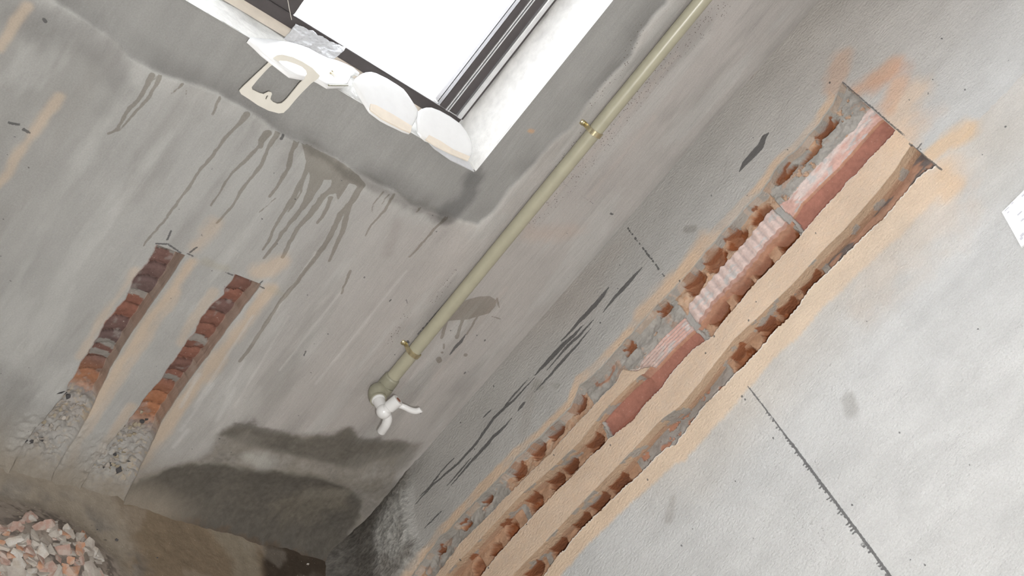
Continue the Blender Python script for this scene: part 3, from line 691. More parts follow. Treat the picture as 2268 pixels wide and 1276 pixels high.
# marks and damp runs
Xw = X + .006 * (fbm(X * 28, W * 28, 360, 3) - .5) + .0022 * (fbm(X * 120, W * 120, 361, 2) - .5)
mark = np.full(X.shape, -.02); damp = np.full(X.shape, -.02)
def run(px, w, shape='drip', F=None, w2=None):
    pts = [hy(a, b) for a, b in px]; capsule(damp if F is None else F, Xw if F is None else X, W, pts, rads(w, len(pts), shape))
for px, w in [([(339,167),(313,212),(278,249),(259,284),(242,297)], 9), ([(355,169),(332,212),(294,254),(262,290)], 7), ([(404,186),(379,208)], 6), ([(412,195),(413,215)], 3),
              ([(487,216),(478,236),(470,254)], 6), ([(545,252),(522,282),(491,315),(466,350),(440,380),(400,441),(375,475),(345,510),(318,545)], 8),
              ([(545,252),(535,268),(522,282)], 13), ([(578,320),(543,360),(517,383),(500,407),(465,455)], 7), ([(590,295),(580,312),(578,325)], 18), ([(616,296),(596,328),(578,366),(538,418),(514,456),(482,495)], 9), ([(616,290),(596,328)], 15),
              ([(657,311),(645,340),(636,375),(619,407),(599,436)], 11), ([(688,334),(674,386),(645,447),(616,491),(599,523),(581,552)], 11), ([(697,363),(686,412),(671,459),(636,502),(610,537),(584,572)], 11), ([(672,392),(666,425),(640,470)], 6),
              ([(712,380),(703,401),(688,430),(671,459)], 24), ([(741,412),(709,441),(686,476),(657,508),(639,543),(625,569)], 15), ([(732,438),(715,482),(703,494)], 11), ([(799,412),(778,447),(755,476),(738,511),(720,543),(686,586),(660,620),(620,672),(560,762),(530,800)], 14),
              ([(775,455),(761,505),(744,543),(729,578)], 12), ([(848,424),(838,440),(828,453),(825,470)], 5), ([(860,430),(845,452)], 5), ([(871,430),(851,465),(822,499),(810,523)], 7), ([(990,482),(958,514),(906,569)], 9), ([(775,600),(768,620),(756,650)], 8),
              ([(575,470),(612,440)], 3), ([(930,460),(922,470)], 6), ([(720,360),(745,390),(790,400),(800,410)], 26), ([(745,395),(735,425)], 22), ([(500,185),(498,190)], 4)]:
    run(px, w)
damp = np.maximum(damp, poly_sd(X, W, [hy(a, b) for a, b in ((664,298),(700,330),(745,352),(795,388),(806,415),(775,402),(748,446),(736,398),(714,398),(700,424),(690,402),(676,350))]))
blob = [(700 + a / 3.19, 600 + b / 3.19) for a, b in ((930,300),(1000,235),(1060,205),(1150,180),(1230,178),(1272,205),(1272,245),(1225,300),(1150,318),(1080,340),(1000,345),(930,352),(915,330))]
damp = np.maximum(damp, np.where((np.abs(X + .13) < .12) & (np.abs(W - .5) < .2), poly_sd(X, W, [hy(a, b) for a, b in blob]), -.02))
for px, w in [([(990,708),(983,735),(979,748)], 8), ([(1025,705),(1018,728),(1013,745)], 7), ([(1055,700),(1045,718),(1032,740)], 5), ([(972,795),(974,800)], 13), ([(983,762),(982,772)], 5), ([(979,780),(980,781)], 6), ([(1029,785),(1030,786)], 9), ([(1010,745),(1011,747)], 9), ([(1100,660),(1105,680)], 5), ([(1088,700),(1108,706)], 3)]:
    run(px, w, 'c')
for px, w, sh in [([(1031,741),(1020,757),(1008,769),(996,786)], 8, 'spindle'), ([(1217,388),(1314,450)], 2.6, 'c'), ([(1352,473),(1357,475)], 5, 'c'), ([(20,272),(33,275),(42,276)], 5, 'c'), ([(52,287),(64,294)], 6, 'c'), ([(97,42),(101,48)], 6, 'c'), ([(370,532),(379,512)], 4, 'c'), ([(420,560),(436,548)], 4, 'c'), ([(415,562),(430,569)], 3, 'c'), ([(345,540),(372,541),(400,560)], 4, 'c'),
                  ([(500,604),(520,612)], 3.4, 'c'), ([(570,634),(582,622)], 3.4, 'c'), ([(520,612),(545,620),(560,628),(585,639)], 3.6, 'c'), ([(627,301),(622,307)], 6, 'c'), ([(1073,755),(1075,752)], 4, 'c'), ([(1028,828),(1031,824)], 4, 'c'), ([(862,668),(866,664)], 3.6, 'c'), ([(806,616),(808,614)], 4, 'c'), ([(673,788),(677,778)], 3.6, 'c'), ([(900,664),(902,672)], 3, 'c'),
                  ([(902,756),(904,758)], 7, 'c'), ([(250,1042),(266,1046)], 7, 'c')]:
    run(px, w, sh, mark)
# cast shadow of the pipe, painted on the wall as a thin dark line
run([(1530,20),(1480,80),(1419,157),(1340,250)], 2.6, 'c', mark); run([(1265,332),(1180,440),(1100,550)], 3.2, 'c', mark); run([(1040,610),(985,672),(925,740)], 3.2, 'c', mark)
for _ in range(60):
    a = (rnd.uniform(0, 1300), rnd.uniform(300, 1000)); run([a, (a[0] + 1, a[1] + 1)], rnd.uniform(2.0, 3.6), 'c', mark)
ok = ~(ch & below)
mark = np.where(ok, mark, -.02); damp = damp + .0016 * (fbm(X * 60, W * 60, 362, 3) - .5); damp = np.where(ok & (bm_ < .6), damp, -.02)
pore = np.zeros_like(X)
for px, w in (([(1600,20),(1480,130),(1350,300),(1270,400),(1180,490)], 46), ([(1290,300),(1220,400)], 30), ([(1420,60),(1380,150),(1310,230)], 20), ([(900,700),(860,760)], 26), ([(1010,600),(960,670)], 18)):
    F = np.full(X.shape, -1.); pts = [hy(a, b) for a, b in px]; capsule(F, X, W, pts, [.001] * len(pts), .05)
    pore = np.maximum(pore, sstep(-w * .0006, 0, F) * .95)
pore = np.where(damp > -.001, 0, pore) + .25 * fbm(X * 6, W * 6, 350, 3)
co = np.stack([X, D, W], -1).reshape(-1, 3)
AT = {'col': C3.reshape(-1, 3), 'mark': mark.ravel(), 'damp': damp.ravel(), 'pore': pore.ravel()}
ii = np.arange(nr * nc).reshape(nr, nc)
FQ = np.stack([ii[:-1, :-1], ii[:-1, 1:], ii[1:, 1:], ii[1:, :-1]], -1)
xm = X[:-1, :-1] * .5 + X[1:, 1:] * .5; wm = .5 * (rows[:-1] + rows[1:])[:, None].repeat(nc - 1, 1)
hole = (xm < JX) & (xm > WL) & (wm > SILL) & (wm < HEAD)
lab = np.zeros((nr, nc), int)
def course_of(inn, J):
    c = np.zeros(X.shape, int)
    for j in J: c += (W < j).astype(int)
    return c
vis = np.isin(ZN, (3, 7)) & below
lab = np.where(vis & in1, 100 + course_of(in1, (MJ1[1] + .004, MJ1[3] + .002)), lab); lab = np.where(vis & in2, 200 + course_of(in2, (MJ2[1] + .004, MJ2[2] + .002)), lab)
lab = np.where(vis & (rubz2 > .5), np.where(in1, 150, 250), lab)
lab = np.where(vis & mj & (rubz2 <= .5), np.where(in1, 190, 290) + (W < .42) + (W < .3), lab)
lf = lab[:-1, :-1]
wall_b = link('wall_back', sub_mesh('wall_back', co, FQ[(lf == 0) & ~hole], AT, sharp=48), m_back)
setp(wall_b, 'grey trowelled cement wall with window, pipe and two short chases', kind='structure')
for val in np.unique(lf):
    if val == 0: continue
    nm = 'concrete_base' if val in (150, 250) else ('mortar_joint' if val % 100 >= 90 else 'brick')
    part_piece(nm, val, wall_b, m_mortar if nm != 'brick' else m_brick, sk=(1, .07))

# ---- stones bedded at the feet of the two short chases
def chip_mesh(r, rng, flat=.45, n=11, jit=.35):
    bm = bmesh.new()
    for i in range(n):
        a = rng.uniform(0, 2 * math.pi); z = rng.uniform(-1, 1); q = math.sqrt(1 - z * z * .5)
        k = rng.uniform(1 - jit, 1)
        bm.verts.new((r * q * math.cos(a) * k, r * q * math.sin(a) * k * .8, r * flat * z))
    res = bmesh.ops.convex_hull(bm, input=bm.verts)
    bmesh.ops.delete(bm, geom=[g for g in res['geom_interior'] if isinstance(g, bmesh.types.BMVert)], context='VERTS')
    me = bpy.data.meshes.new('chip'); bm.to_mesh(me); bm.free(); return me
def chip_mat(name, c, c2, sc=60):
    m, nt, bs = newmat(name); L = nt.links
    f = maprange(nt, noise(nt, sc, 5, .65), .38, .62, 0, 1, True)
    cc = mix(nt, f, tuple(c), tuple(c2)); L.new(cc, bs.inputs['Base Color']); bs.inputs['Roughness'].default_value = .92
    bs.inputs['Specular IOR Level'].default_value = .2
    L.new(bump(nt, noise(nt, 350, 5, .7), .6, .0012), bs.inputs['Normal']); return m
mc_grey = chip_mat('cement_chip', (.50, .46, .41), (.42, .37, .33)); mc_pale = chip_mat('pale_render_chip', (.60, .57, .53), (.50, .44, .38))
mc_pink = chip_mat('pink_brick_chip', (.44, .29, .24), (.50, .41, .36)); mc_or = chip_mat('orange_brick_chip', (.50, .27, .17), (.50, .38, .31)); mc_dark = chip_mat('dark_stone_chip', (.07, .07, .075), (.14, .13, .13))
mc_tan = chip_mat('tan_pebble', (.48, .40, .27), (.40, .36, .30))
srng = random.Random(21)
chips = [chip_mesh(1, srng, .55, 12, .3) for _ in range(8)]
def stone(px, py, r, mat, y=-.002):
    x, z = hy(px, py, y); me = srng.choice(chips).copy() if False else chips[srng.randrange(8)]
    o = bpy.data.objects.new('stone', me); col.objects.link(o)
    if not me.materials: me.materials.append(mat)
    o.material_slots[0].link = 'OBJECT'; o.material_slots[0].material = mat
    o.scale = (r, r, r * .8); o.location = (x, y + .001, z); o.rotation_euler = (srng.uniform(-.5, .5) + 1.57, srng.uniform(0, 6.28), srng.uniform(-.4, .4)); o.parent = wall_b
for (cx0, cy0, ax_, ay_, n) in ((95,930,55,38,30), (60,975,50,30,14), (275,975,46,50,30), (235,1040,52,28,34)):
    for _ in range(n):
        t = srng.uniform(-1, 1); px = cx0 + ax_ * t + srng.uniform(-12, 12); py = cy0 - ay_ * t * .8 + srng.uniform(-22, 22)
        stone(px, py, srng.uniform(.0028, .0065), srng.choice([mc_grey, mc_pale, mc_tan, mc_grey, mc_tan, mc_dark]))
for a in ((138,873,.010), (150,880,.007), (315,935,.006), (262,1042,.009), (232,1035,.006), (245,1030,.005)): stone(*a, mc_dark)

# ---- window reveal
def grid_obj(name, P, nu, nv, mat, parent=None, amp=.0, sc=60, axis=2, seed=1):
    P = [np.array(p, float) for p in P]
    u, v = np.meshgrid(np.linspace(0, 1, nu), np.linspace(0, 1, nv))
    co = (P[0] * ((1 - u) * (1 - v))[..., None] + P[1] * (u * (1 - v))[..., None] + P[2] * (u * v)[..., None] + P[3] * ((1 - u) * v)[..., None])
    k = [i for i in range(3) if i != axis]
    edge_ = np.minimum(np.minimum(u, 1 - u), np.minimum(v, 1 - v))
    co[..., axis] += amp * (fbm(co[..., k[0]] * sc, co[..., k[1]] * sc, seed, 4) - .5) * sstep(0, .03, edge_)
    ii = np.arange(nu * nv).reshape(nv, nu); F = np.stack([ii[:-1, :-1], ii[:-1, 1:], ii[1:, 1:], ii[1:, :-1]], -1).reshape(-1, 4)
    return link(name, np_mesh(name, co.reshape(-1, 3), F), mat, parent)
BY = .115; BX = -.335
sill = grid_obj('trim_1', [(WL, .0, SILL), (JX, .0, SILL), (BX, .30, SILL + .004), (WL, .30, SILL + .004)], 240, 60, m_sill, None, .006, 40, 2, 3)
setp(sill, 'pale mortared window sill ledge', kind='structure')
jamb = grid_obj('trim_2', [(JX, .0, SILL - .002), (JX, .0, HEAD), (BX, .30, HEAD), (BX, .30, SILL - .002)], 200, 60, m_plaster, None, .006, 40, 0, 4)
setp(jamb, 'white plastered window jamb', kind='structure')
setp(grid_obj('trim_3', [(WL, 0, HEAD), (JX, 0, HEAD), (BX, .3, HEAD), (WL, .3, HEAD)], 8, 4, m_plaster), 'plastered window head', kind='structure')
setp(grid_obj('trim_4', [(WL, 0, SILL), (WL, 0, HEAD), (WL, .3, HEAD), (WL, .3, SILL)], 8, 4, m_plaster), 'plastered window jamb, far side', kind='structure')

def box_bm(bm, x0, x1, y0, y1, z0, z1, bev=0):
    r = bmesh.ops.create_cube(bm, size=1); vs_ = r['verts']
    bmesh.ops.scale(bm, vec=(x1 - x0, y1 - y0, z1 - z0), verts=vs_); bmesh.ops.translate(bm, vec=((x0 + x1) / 2, (y0 + y1) / 2, (z0 + z1) / 2), verts=vs_)
    if bev:
        es = list({e for v in vs_ for e in v.link_edges}); bmesh.ops.bevel(bm, geom=es, offset=bev, segments=2, affect='EDGES')
def bm_obj(name, bm, mat, parent=None, smooth=False):
    me = bpy.data.meshes.new(name); bmesh.ops.recalc_face_normals(bm, faces=bm.faces); bm.to_mesh(me); bm.free()
    if smooth:
        me.polygons.foreach_set('use_smooth', np.ones(len(me.polygons), dtype=bool)); me.set_sharp_from_angle(angle=math.radians(40))
    return link(name, me, mat, parent)
def bx(name, b, mat, parent=None, bev=0):
    bm = bmesh.new(); box_bm(bm, *b, bev); return bm_obj(name, bm, mat, parent)
# ---- window: bronze sliding frame
win = bpy.data.objects.new('window_1', None); col.objects.link(win); win.location = (0, 0, 0)
setp(win, 'dark bronze aluminium sliding window in the back wall', kind='structure')
FY = .115
ZR = hy(970, 234, FY)[1]
xs = [hy(p, 0, FY)[0] for p in (1154, 1174, 1177, 1181, 1184, 1212, 1226, 1242)]
RT = ZR + .001
bx('rail', (WL, BX + .01, FY, FY + .014, SILL - .02, RT), m_alu, win, .001)
bx('rail_lip', (-.66, xs[0] + .05, FY + .001, FY + .004, RT, RT + .0012), m_alul, win)
bx('sash_stile', (xs[0], xs[1], FY, FY + .03, RT, HEAD), m_alu, win, .001)
o = bx('sash_lip', (xs[1], xs[2], FY - .002, FY + .01, RT, HEAD), m_alul, win); o['label'] = 'thin bright aluminium lip'
o = bx('sash_lip', (xs[3], xs[4], FY - .002, FY + .01, RT, HEAD), m_alul, win); o['label'] = 'thin bright aluminium lip nearer the jamb'
bx('track_gap', (xs[2], xs[3], FY + .004, FY + .03, RT, HEAD), m_alu, win)
bx('frame_stile', (xs[4], xs[5], FY + .002, FY + .04, RT, HEAD), m_alu, win, .002)
bm = bmesh.new(); box_bm(bm, xs[5], xs[6], FY - .004, FY + .04, RT, HEAD, .0015); o = bm_obj('cover_strip', bm, m_alul, win, True); o['label'] = 'bright polished cover strip'
bx('outer_stile', (xs[6], BX + .012, FY - .001, FY + .04, RT, HEAD), m_alu, win, .001)
px0 = hy(662, 22, FY)[0]; pxl = px0 - .115
o = bx('sash_panel', (pxl, px0, FY + .004, FY + .03, RT, HEAD), m_alu, win, .001); o['label'] = 'wide dark panel on the left of the window'
o = bx('pane', (WL, pxl, FY + .012, FY + .016, RT, HEAD), m_glass, win); bx('pane', (px0, xs[0], FY + .012, FY + .016, RT, HEAD), m_glass, win)
bx('top_rail', (WL, BX, FY, FY + .07, HEAD - .05, HEAD + .01), m_alu, win, .001)
a = hy(815, 58, FY + .01); b = hy(835, 98, FY + .01)

bead = grid_obj('trim_5', [(WL, FY - .022, SILL + .002), (BX, FY - .022, SILL + .002), (BX, FY - .001, SILL + .012), (WL, FY - .001, SILL + .012)], 120, 8, m_board, None, .004, 60, 2, 9)
setp(bead, 'beige mortar bead along the foot of the window rail', kind='structure')
# tube sweep helper -------------------------------------------------------------------
def sweep(bm, pts, rad, n=20, flat=1.0, cap=True, ref=(0, 0, 1)):
    pts = [Vector(p) for p in pts]; rings = []
    up = Vector(ref)
    for i, p in enumerate(pts):
        t = (pts[min(i + 1, len(pts) - 1)] - pts[max(i - 1, 0)]).normalized()
        a_ = up.cross(t)
        if a_.length < .1: a_ = Vector((1, 0, 0)).cross(t)
        a_.normalize(); b_ = t.cross(a_).normalized(); up = -b_ if False else up
        r = rad[i] if isinstance(rad, (list, tuple)) else rad
        rings.append([bm.verts.new(p + a_ * (r * math.cos(2 * math.pi * k / n)) + b_ * (r * flat * math.sin(2 * math.pi * k / n))) for k in range(n)])
    for A, B in zip(rings[:-1], rings[1:]):
        for k in range(n): bm.faces.new((A[k], A[(k + 1) % n], B[(k + 1) % n], B[k]))
    if cap: bm.faces.new(rings[0][::-1]); bm.faces.new(rings[-1])
    return rings
def smooth_pts(pts, n=6):
    pts = [Vector(p) for p in pts]; out = []
    for i in range(len(pts) - 1):
        p0 = pts[max(i - 1, 0)]; p1 = pts[i]; p2 = pts[i + 1]; p3 = pts[min(i + 2, len(pts) - 1)]
        for k in range(n):
            t = k / n; out.append(.5 * ((2 * p1) + (-p0 + p2) * t + (2 * p0 - 5 * p1 + 4 * p2 - p3) * t * t + (-p0 + 3 * p1 - 3 * p2 + p3) * t ** 3))
    out.append(pts[-1]); return out
def at(px, py, y): p = hit(px, py, 1, y); return Vector((p[0], y, p[2]))

# ---- supply pipe with elbow (one moulded run), clips and tap
PY = -.0165; PR = .0122
P0 = at(864, 843, PY); PT = at(1556, 0, PY)
dirp = (PT - P0).normalized(); ceilp = P0 + dirp * ((2.7 - P0.z) / dirp.z)
pipe = bpy.data.objects.new('water_pipe', None); col.objects.link(pipe); pipe.location = (P0.x, 0, P0.z)
setp(pipe, 'cream plastic water pipe running down the back wall to the tap', 'pipe')
def child(name, bm, mat, par, smooth=True):
    o = bm_obj(name, bm, mat, par, smooth); o.matrix_parent_inverse = Matrix.Translation(-par.location); return o
bm = bmesh.new(); sweep(bm, [P0 - dirp * .004, ceilp], PR, 32); child('pipe_length', bm, m_pipe, pipe)
bm = bmesh.new()
OUT = at(838, 886, -.046)
ctr = [P0 + dirp * .006, P0 + dirp * .0, P0 - dirp * .012, P0 - dirp * .022 + Vector((-.002, -.004, 0)), Vector((OUT.x, OUT.y + .018, OUT.z + .004)), Vector((OUT.x, OUT.y + .008, OUT.z)), Vector(OUT)]
cs = smooth_pts(ctr, 5); sweep(bm, cs, [.0148 + .0012 * math.sin(i / len(cs) * 3.1) for i in range(len(cs))], 32)
o = child('elbow', bm, m_fit, pipe); o['label'] = 'olive grey elbow fitting'
bm = bmesh.new(); sweep(bm, [P0 + dirp * .004, P0 + dirp * .006, P0 + dirp * .009, P0 + dirp * .010], [.0148, .0152, .0138, .0124], 28); child('weld_ring', bm, m_fit, pipe)

BALL = at(850, 912, -.078)
tap = bpy.data.objects.new('tap', None); col.objects.link(tap); tap.location = Vector(OUT)
setp(tap, 'white plastic bib tap screwed into the elbow of the pipe', 'tap')
bm = bmesh.new(); sweep(bm, [Vector(OUT) + Vector((0, .006, 0)), Vector(OUT) + Vector((0, -.001, 0)), Vector(OUT) + Vector((0, -.003, 0))], [.0122, .0126, .0112], 32); child('collar', bm, m_white, tap)
bm = bmesh.new()
nk = [Vector(OUT) + Vector((0, -.002, 0)), Vector(OUT).lerp(BALL, .35), Vector(OUT).lerp(BALL, .62), BALL]
sweep(bm, nk, [.0108, .0106, .0098, .0095], 28)
m4 = Matrix.Translation(BALL); bmesh.ops.create_uvsphere(bm, u_segments=28, v_segments=18, radius=.0134, matrix=m4)
sp = smooth_pts([BALL, at(858, 926, -.082), at(855, 940, -.084), at(845, 956, -.080)], 6)
sweep(bm, sp, [.0090 - .0012 * i / len(sp) for i in range(len(sp))], 28, cap=True)
child('body', bm, m_white, tap)
SP = at(845, 956, -.080); d_ = (sp[-1] - sp[-2]).normalized()
bm = bmesh.new(); sweep(bm, [sp[-1] - d_ * .0005, sp[-1] + d_ * .0006], .0062, 20); o = child('outlet', bm, m_cream, tap)
S0 = at(861, 903, -.080); S1 = at(881, 887, -.080)
ax = (S1 - S0).normalized()
bm = bmesh.new(); sweep(bm, [S0 - ax * .006, S0, S0 + ax * .001, S1, S1 + ax * .0016], [.0092, .0096, .0112, .0116, .0102], 30); child('bonnet', bm, m_white, tap)
bm = bmesh.new(); sweep(bm, [S1 + ax * .001, S1 + ax * .0024], .0048, 18); o = child('plug', bm, m_rust, tap); o['label'] = 'red brown plug in the stem end'
lv = smooth_pts([at(884, 898, -.083), at(896, 902, -.088), at(908, 908, -.090), at(920, 911, -.091), at(930, 908.5, -.091), at(933, 907, -.091)], 6)
nl = len(lv)
bm = bmesh.new(); sweep(bm, lv, [(.0050 + .0005 * math.sin(i / nl * 3)) * (1 if i < nl - 4 else [1, .97, .85, .5][i - nl + 4]) for i in range(nl)], 20, 1.0)
child('lever', bm, m_white, tap)

def clip(px_, py_, label, seedrot):
    c = at(px_, py_, 0.0); t = (P0.lerp(PT, 0)); 
    zc_ = hy(px_, py_, PY)[1]; f = (zc_ - P0.z) / (PT.z - P0.z); cxp = P0.x + (PT.x - P0.x) * f
    e = bpy.data.objects.new('pipe_clip', None); col.objects.link(e); e.location = (cxp, 0, zc_)
    setp(e, label, 'pipe clip', 'metal saddle clips holding the pipe')
    w = .0042; n = 20; r0 = PR + .0004; r1 = PR + .0020
    bm = bmesh.new(); prof = [(-.0235, -.0008), (-.0150, -.0008)]
    for k in range(n + 1):
        a_ = math.pi + math.pi * k / n; prof.append((r1 * math.cos(a_), PY + r1 * math.sin(a_)))
    prof += [(.0150, -.0008), (.0235, -.0008)]
    th = .0011; prev = None
    ins = []
    for i, (x_, y_) in enumerate(prof):
        if 2 <= i < len(prof) - 2:
            l = math.hypot(x_, y_ - PY); ins.append((x_ * r0 / l, PY + (y_ - PY) * r0 / l))
        else: ins.append((x_, y_ + .0008 if abs(x_) > .0151 else y_ + .0008))
    ring = []
    for (x_, y_), (xi, yi) in zip(prof, ins):
        ring.append([bm.verts.new((x_, y_ - .0006, -w)), bm.verts.new((x_, y_ - .0006, w)), bm.verts.new((xi, yi, w)), bm.verts.new((xi, yi, -w))])
    for A, B in zip(ring[:-1], ring[1:]):
        for k in range(4): bm.faces.new((A[k], A[(k + 1) % 4], B[(k + 1) % 4], B[k]))
    bm.faces.new(ring[0]); bm.faces.new(ring[-1][::-1])
    o = bm_obj('strap', bm, m_metal, e, False)
    for sx in (-1, 1):
        bm = bmesh.new(); cx_ = sx * .0192
        rg = sweep(bm, [(cx_, -.0012, 0), (cx_, -.0030, 0), (cx_, -.0042, 0), (cx_, -.0047, 0)], [.0050, .0048, .0034, .0008], 18)
        bm_obj('screw', bm, m_metal, e, True)
    e.rotation_euler = (0, seedrot, 0)
clip(908, 776, 'small yellow metal clip just above the tap elbow', .05)
clip(1316, 291, 'small yellow metal clip high on the pipe beside the window', -.06)

# ---- things left on the sill
def fill_loops(bm, loops):
    es = []
    for lp in loops:
        vs_ = [bm.verts.new(p) for p in lp]
        es += [bm.edges.new((vs_[i], vs_[(i + 1) % len(vs_)])) for i in range(len(vs_))]
    return bmesh.ops.triangle_fill(bm, edges=es, use_beauty=True)
def plate(name, loops, vec, mat, bev=0.0):
    bm = bmesh.new(); fill_loops(bm, loops); fs = list(bm.faces)
    r = bmesh.ops.extrude_face_region(bm, geom=fs); vs_ = [g for g in r['geom'] if isinstance(g, bmesh.types.BMVert)]
    bmesh.ops.translate(bm, vec=vec, verts=vs_)
    if bev:
        es = [e for e in bm.edges if len(e.link_faces) == 2 and e.calc_face_angle(0) > .8]
        bmesh.ops.bevel(bm, geom=es, offset=bev, segments=2, affect='EDGES')
    return bm_obj(name, bm, mat, None, True)
def tz(p, s, ox, oy): return [(a / s + ox, b / s + oy) for a, b in p]
outer = tz([(62,900),(130,830),(300,670),(450,530),(540,440),(600,402),(680,395),(830,430),(960,490),(1100,580),(1205,690),(1180,730),(1080,800),(950,930),(850,1040),(760,1150),(690,1215),(620,1222),(480,1185),(330,1110),(200,1020),(90,950)], 6.38, 520, 60)
inner = tz([(580,500),(640,478),(730,482),(860,525),(950,565),(1010,620),(1022,670),(985,730),(910,800),(830,900),(740,1010),(700,1050),(660,1080),(600,1087),(540,1060),(503,1022),(512,985),(527,950),(518,925),(480,913),(445,932),(405,950),(340,930),(250,885),(238,852),(330,740),(420,640),(500,560)], 6.38, 520, 60)
slot = tz([(432,1022),(448,975),(470,965),(476,975),(460,990),(446,1028)], 6.38, 520, 60)
def ly(py): return -.010 - .010 * (py - 122) / 130
pl = plate('cover_frame', [[at(a, b, -.036) for a, b in L_] for L_ in (outer, inner, slot)], (0, .0022, 0), m_cream, .0005)
setp(pl, 'off-white square plastic frame hanging over the sill edge', 'plastic frame')
def lean(u, v, z0, k):                # point on a plane that leans back from the sill edge against the window rail
    r = ray(u, v); t = (SILL + z0 + k * CAM[1] - CAM[2]) / (r[2] - k * r[1]); return CAM + r * t
def dome(name, px, z0, h, mat, parent=None, slope=0.0, cen=None, steps=((1, 0), (1.0, .45), (.975, .75), (.92, .93), (.80, 1.0), (.45, 1.04))):
    # a shallow thermoformed tray lying on the sill
    zt = SILL + z0
    P = [lean(a, b, z0, slope) for a, b in px]; c = sum(P) / len(P)
    if cen is not None: c = lean(cen[0], cen[1], z0, slope)
    if len(steps) > 6 or slope: pass
    bm = bmesh.new(); rings = []
    for s_, q in steps:
        ring = []
        for p in P:
            v = c + (p - c) * s_; z = v[2] + h * (q - 1)
            ring.append(bm.verts.new((v[0], v[1], z)))
        rings.append(ring)
    for A, B in zip(rings[:-1], rings[1:]):
        for k in range(len(P)): bm.faces.new((A[k], A[(k + 1) % len(P)], B[(k + 1) % len(P)], B[k]))
    bm.faces.new(rings[0][::-1]); bm.faces.new(rings[-1])
    return bm_obj(name, bm, mat, parent, True)
SLP = .55
cov1 = tz([(187,338),(210,300),(260,262),(310,241),(350,238),(400,252),(500,300),(600,362),(662,405),(700,452),(740,512),(775,565),(800,612),(792,660),(770,710),(735,770),(722,815),(660,795),(600,765),(520,728),(450,690),(350,615),(325,580),(250,455)], 4.253, 740, 100)
t1 = dome('plastic_cover', cov1, .006, .0055, m_white, None, SLP)
setp(t1, 'rounded white plastic cover on the sill, left of the one in the window corner', 'plastic cover', None)
cov2 = tz([(802,612),(830,590),(870,576),(920,576),(1000,606),(1100,662),(1200,735),(1250,800),(1300,880),(1316,950),(1305,1020),(1275,1070),(1240,1060),(1150,1015),(1060,965),(960,915),(870,880),(835,850),(800,800),(790,700)], 4.253, 740, 100)
t2 = dome('plastic_cover', cov2, .006, .0055, m_white, None, SLP)
setp(t2, 'rounded white plastic cover in the right-hand corner of the sill', 'plastic cover', None)
def strip(name, px, z0, h, mat, parent):
    P = [lean(a, b, z0, SLP) for a, b in px]; bm = bmesh.new()
    A = [bm.verts.new(p) for p in P]; B = [bm.verts.new(p - np.array((0, 0, h))) for p in P]; n = len(P)
    bm.faces.new(A); bm.faces.new(B[::-1])
    for k in range(n): bm.faces.new((A[k], B[k], B[(k + 1) % n], A[(k + 1) % n]))
    return bm_obj(name, bm, mat, parent, False)
o = strip('foam_edge', tz([(345,552),(400,565),(560,655),(735,762),(722,822),(640,790),(450,690),(338,606)], 4.253, 740, 100), .0072, .002, m_board, t1); o['label'] = 'beige foam strip along the front edge'
o = strip('foam_edge', tz([(895,845),(1000,900),(1130,985),(1282,1048),(1262,1088),(1100,1020),(960,950),(862,888)], 4.253, 740, 100), .0072, .002, m_board, t2); o['label'] = 'beige foam strip along the front edge'
o = strip('clear_flap', tz([(870,892),(960,950),(1100,1020),(1262,1088),(1322,1190),(1290,1172),(1100,1080),(950,975)], 4.253, 740, 100), .0055, .0015, m_film, t2)
shell = tz([(200,170),(232,128),(320,142),(420,150),(520,158),(668,182),(760,195),(900,230),(1050,285),(1200,370),(1330,430),(1480,470),(1600,520),(1700,570),(1775,640),(1765,655),(1725,638),(1690,665),(1650,680),(1640,720),(1600,790),(1570,815),(1450,822),(1330,828),(1200,750),(1100,700),(1000,708),(800,672),(720,612),(585,508),(400,360),(300,260)], 6.38, 520, 60)
t3 = dome('plastic_tray', shell, .010, .006, m_white, None, .22, (690, 140), ((1, 0), (1, .6), (.98, .85), (.93, 1.0), (.6, 1.25), (.3, .9)))
setp(t3, 'broken white plastic tray on the sill behind the hanging frame', 'plastic tray')
bm = bmesh.new(); A_ = np.array(hit(728, 189, 2, SILL + .020)); B_ = np.array(hit(770, 189, 2, SILL + .020)); sweep(bm, [A_, B_], .0013, 8)
o = bm_obj('pin', bm, m_fit, None, True); setp(o, 'thin grey pin lying beside the broken white tray', 'pin')
bm = bmesh.new(); A_ = lean(733, 158, .013, .22); B_ = lean(746, 170, .013, .22); C_ = A_ + (B_ - A_) * .25
sweep(bm, [A_, C_, C_ + (B_ - A_) * .01, B_], [.0032, .0030, .0013, .0008], 12); o = bm_obj('screw', bm, m_metal, None, True); setp(o, 'small steel screw lying on the broken white tray', 'screw')
# crumpled clear bag against the window rail
fp = tz([(668,182),(800,-10),(830,-25),(1100,60),(1300,160),(1450,250),(1480,300),(1440,370),(1370,470),(1280,430),(1100,350),(980,310)], 6.38, 520, 60)
cA = hit(fp[0][0], fp[0][1], 1, FY - .02)
nu, nv = 60, 30
u_, v_ = np.meshgrid(np.linspace(0, 1, nu), np.linspace(0, 1, nv))
b0 = at(626, 87, FY - .030); b1 = at(737, 132, FY - .030); q1 = at(766, 106, FY - .006); q0 = at(655, 50, FY - .006)
co = np.array(b0) * ((1 - u_) * (1 - v_))[..., None] + np.array(b1) * (u_ * (1 - v_))[..., None] + np.array(q1) * (u_ * v_)[..., None] + np.array(q0) * ((1 - u_) * v_)[..., None]
co[..., 1] -= .010 * (fbm(u_ * 9, v_ * 4, 501, 4) - .3); co[..., 2] += .004 * (fbm(u_ * 14, v_ * 5, 502, 3) - .5)
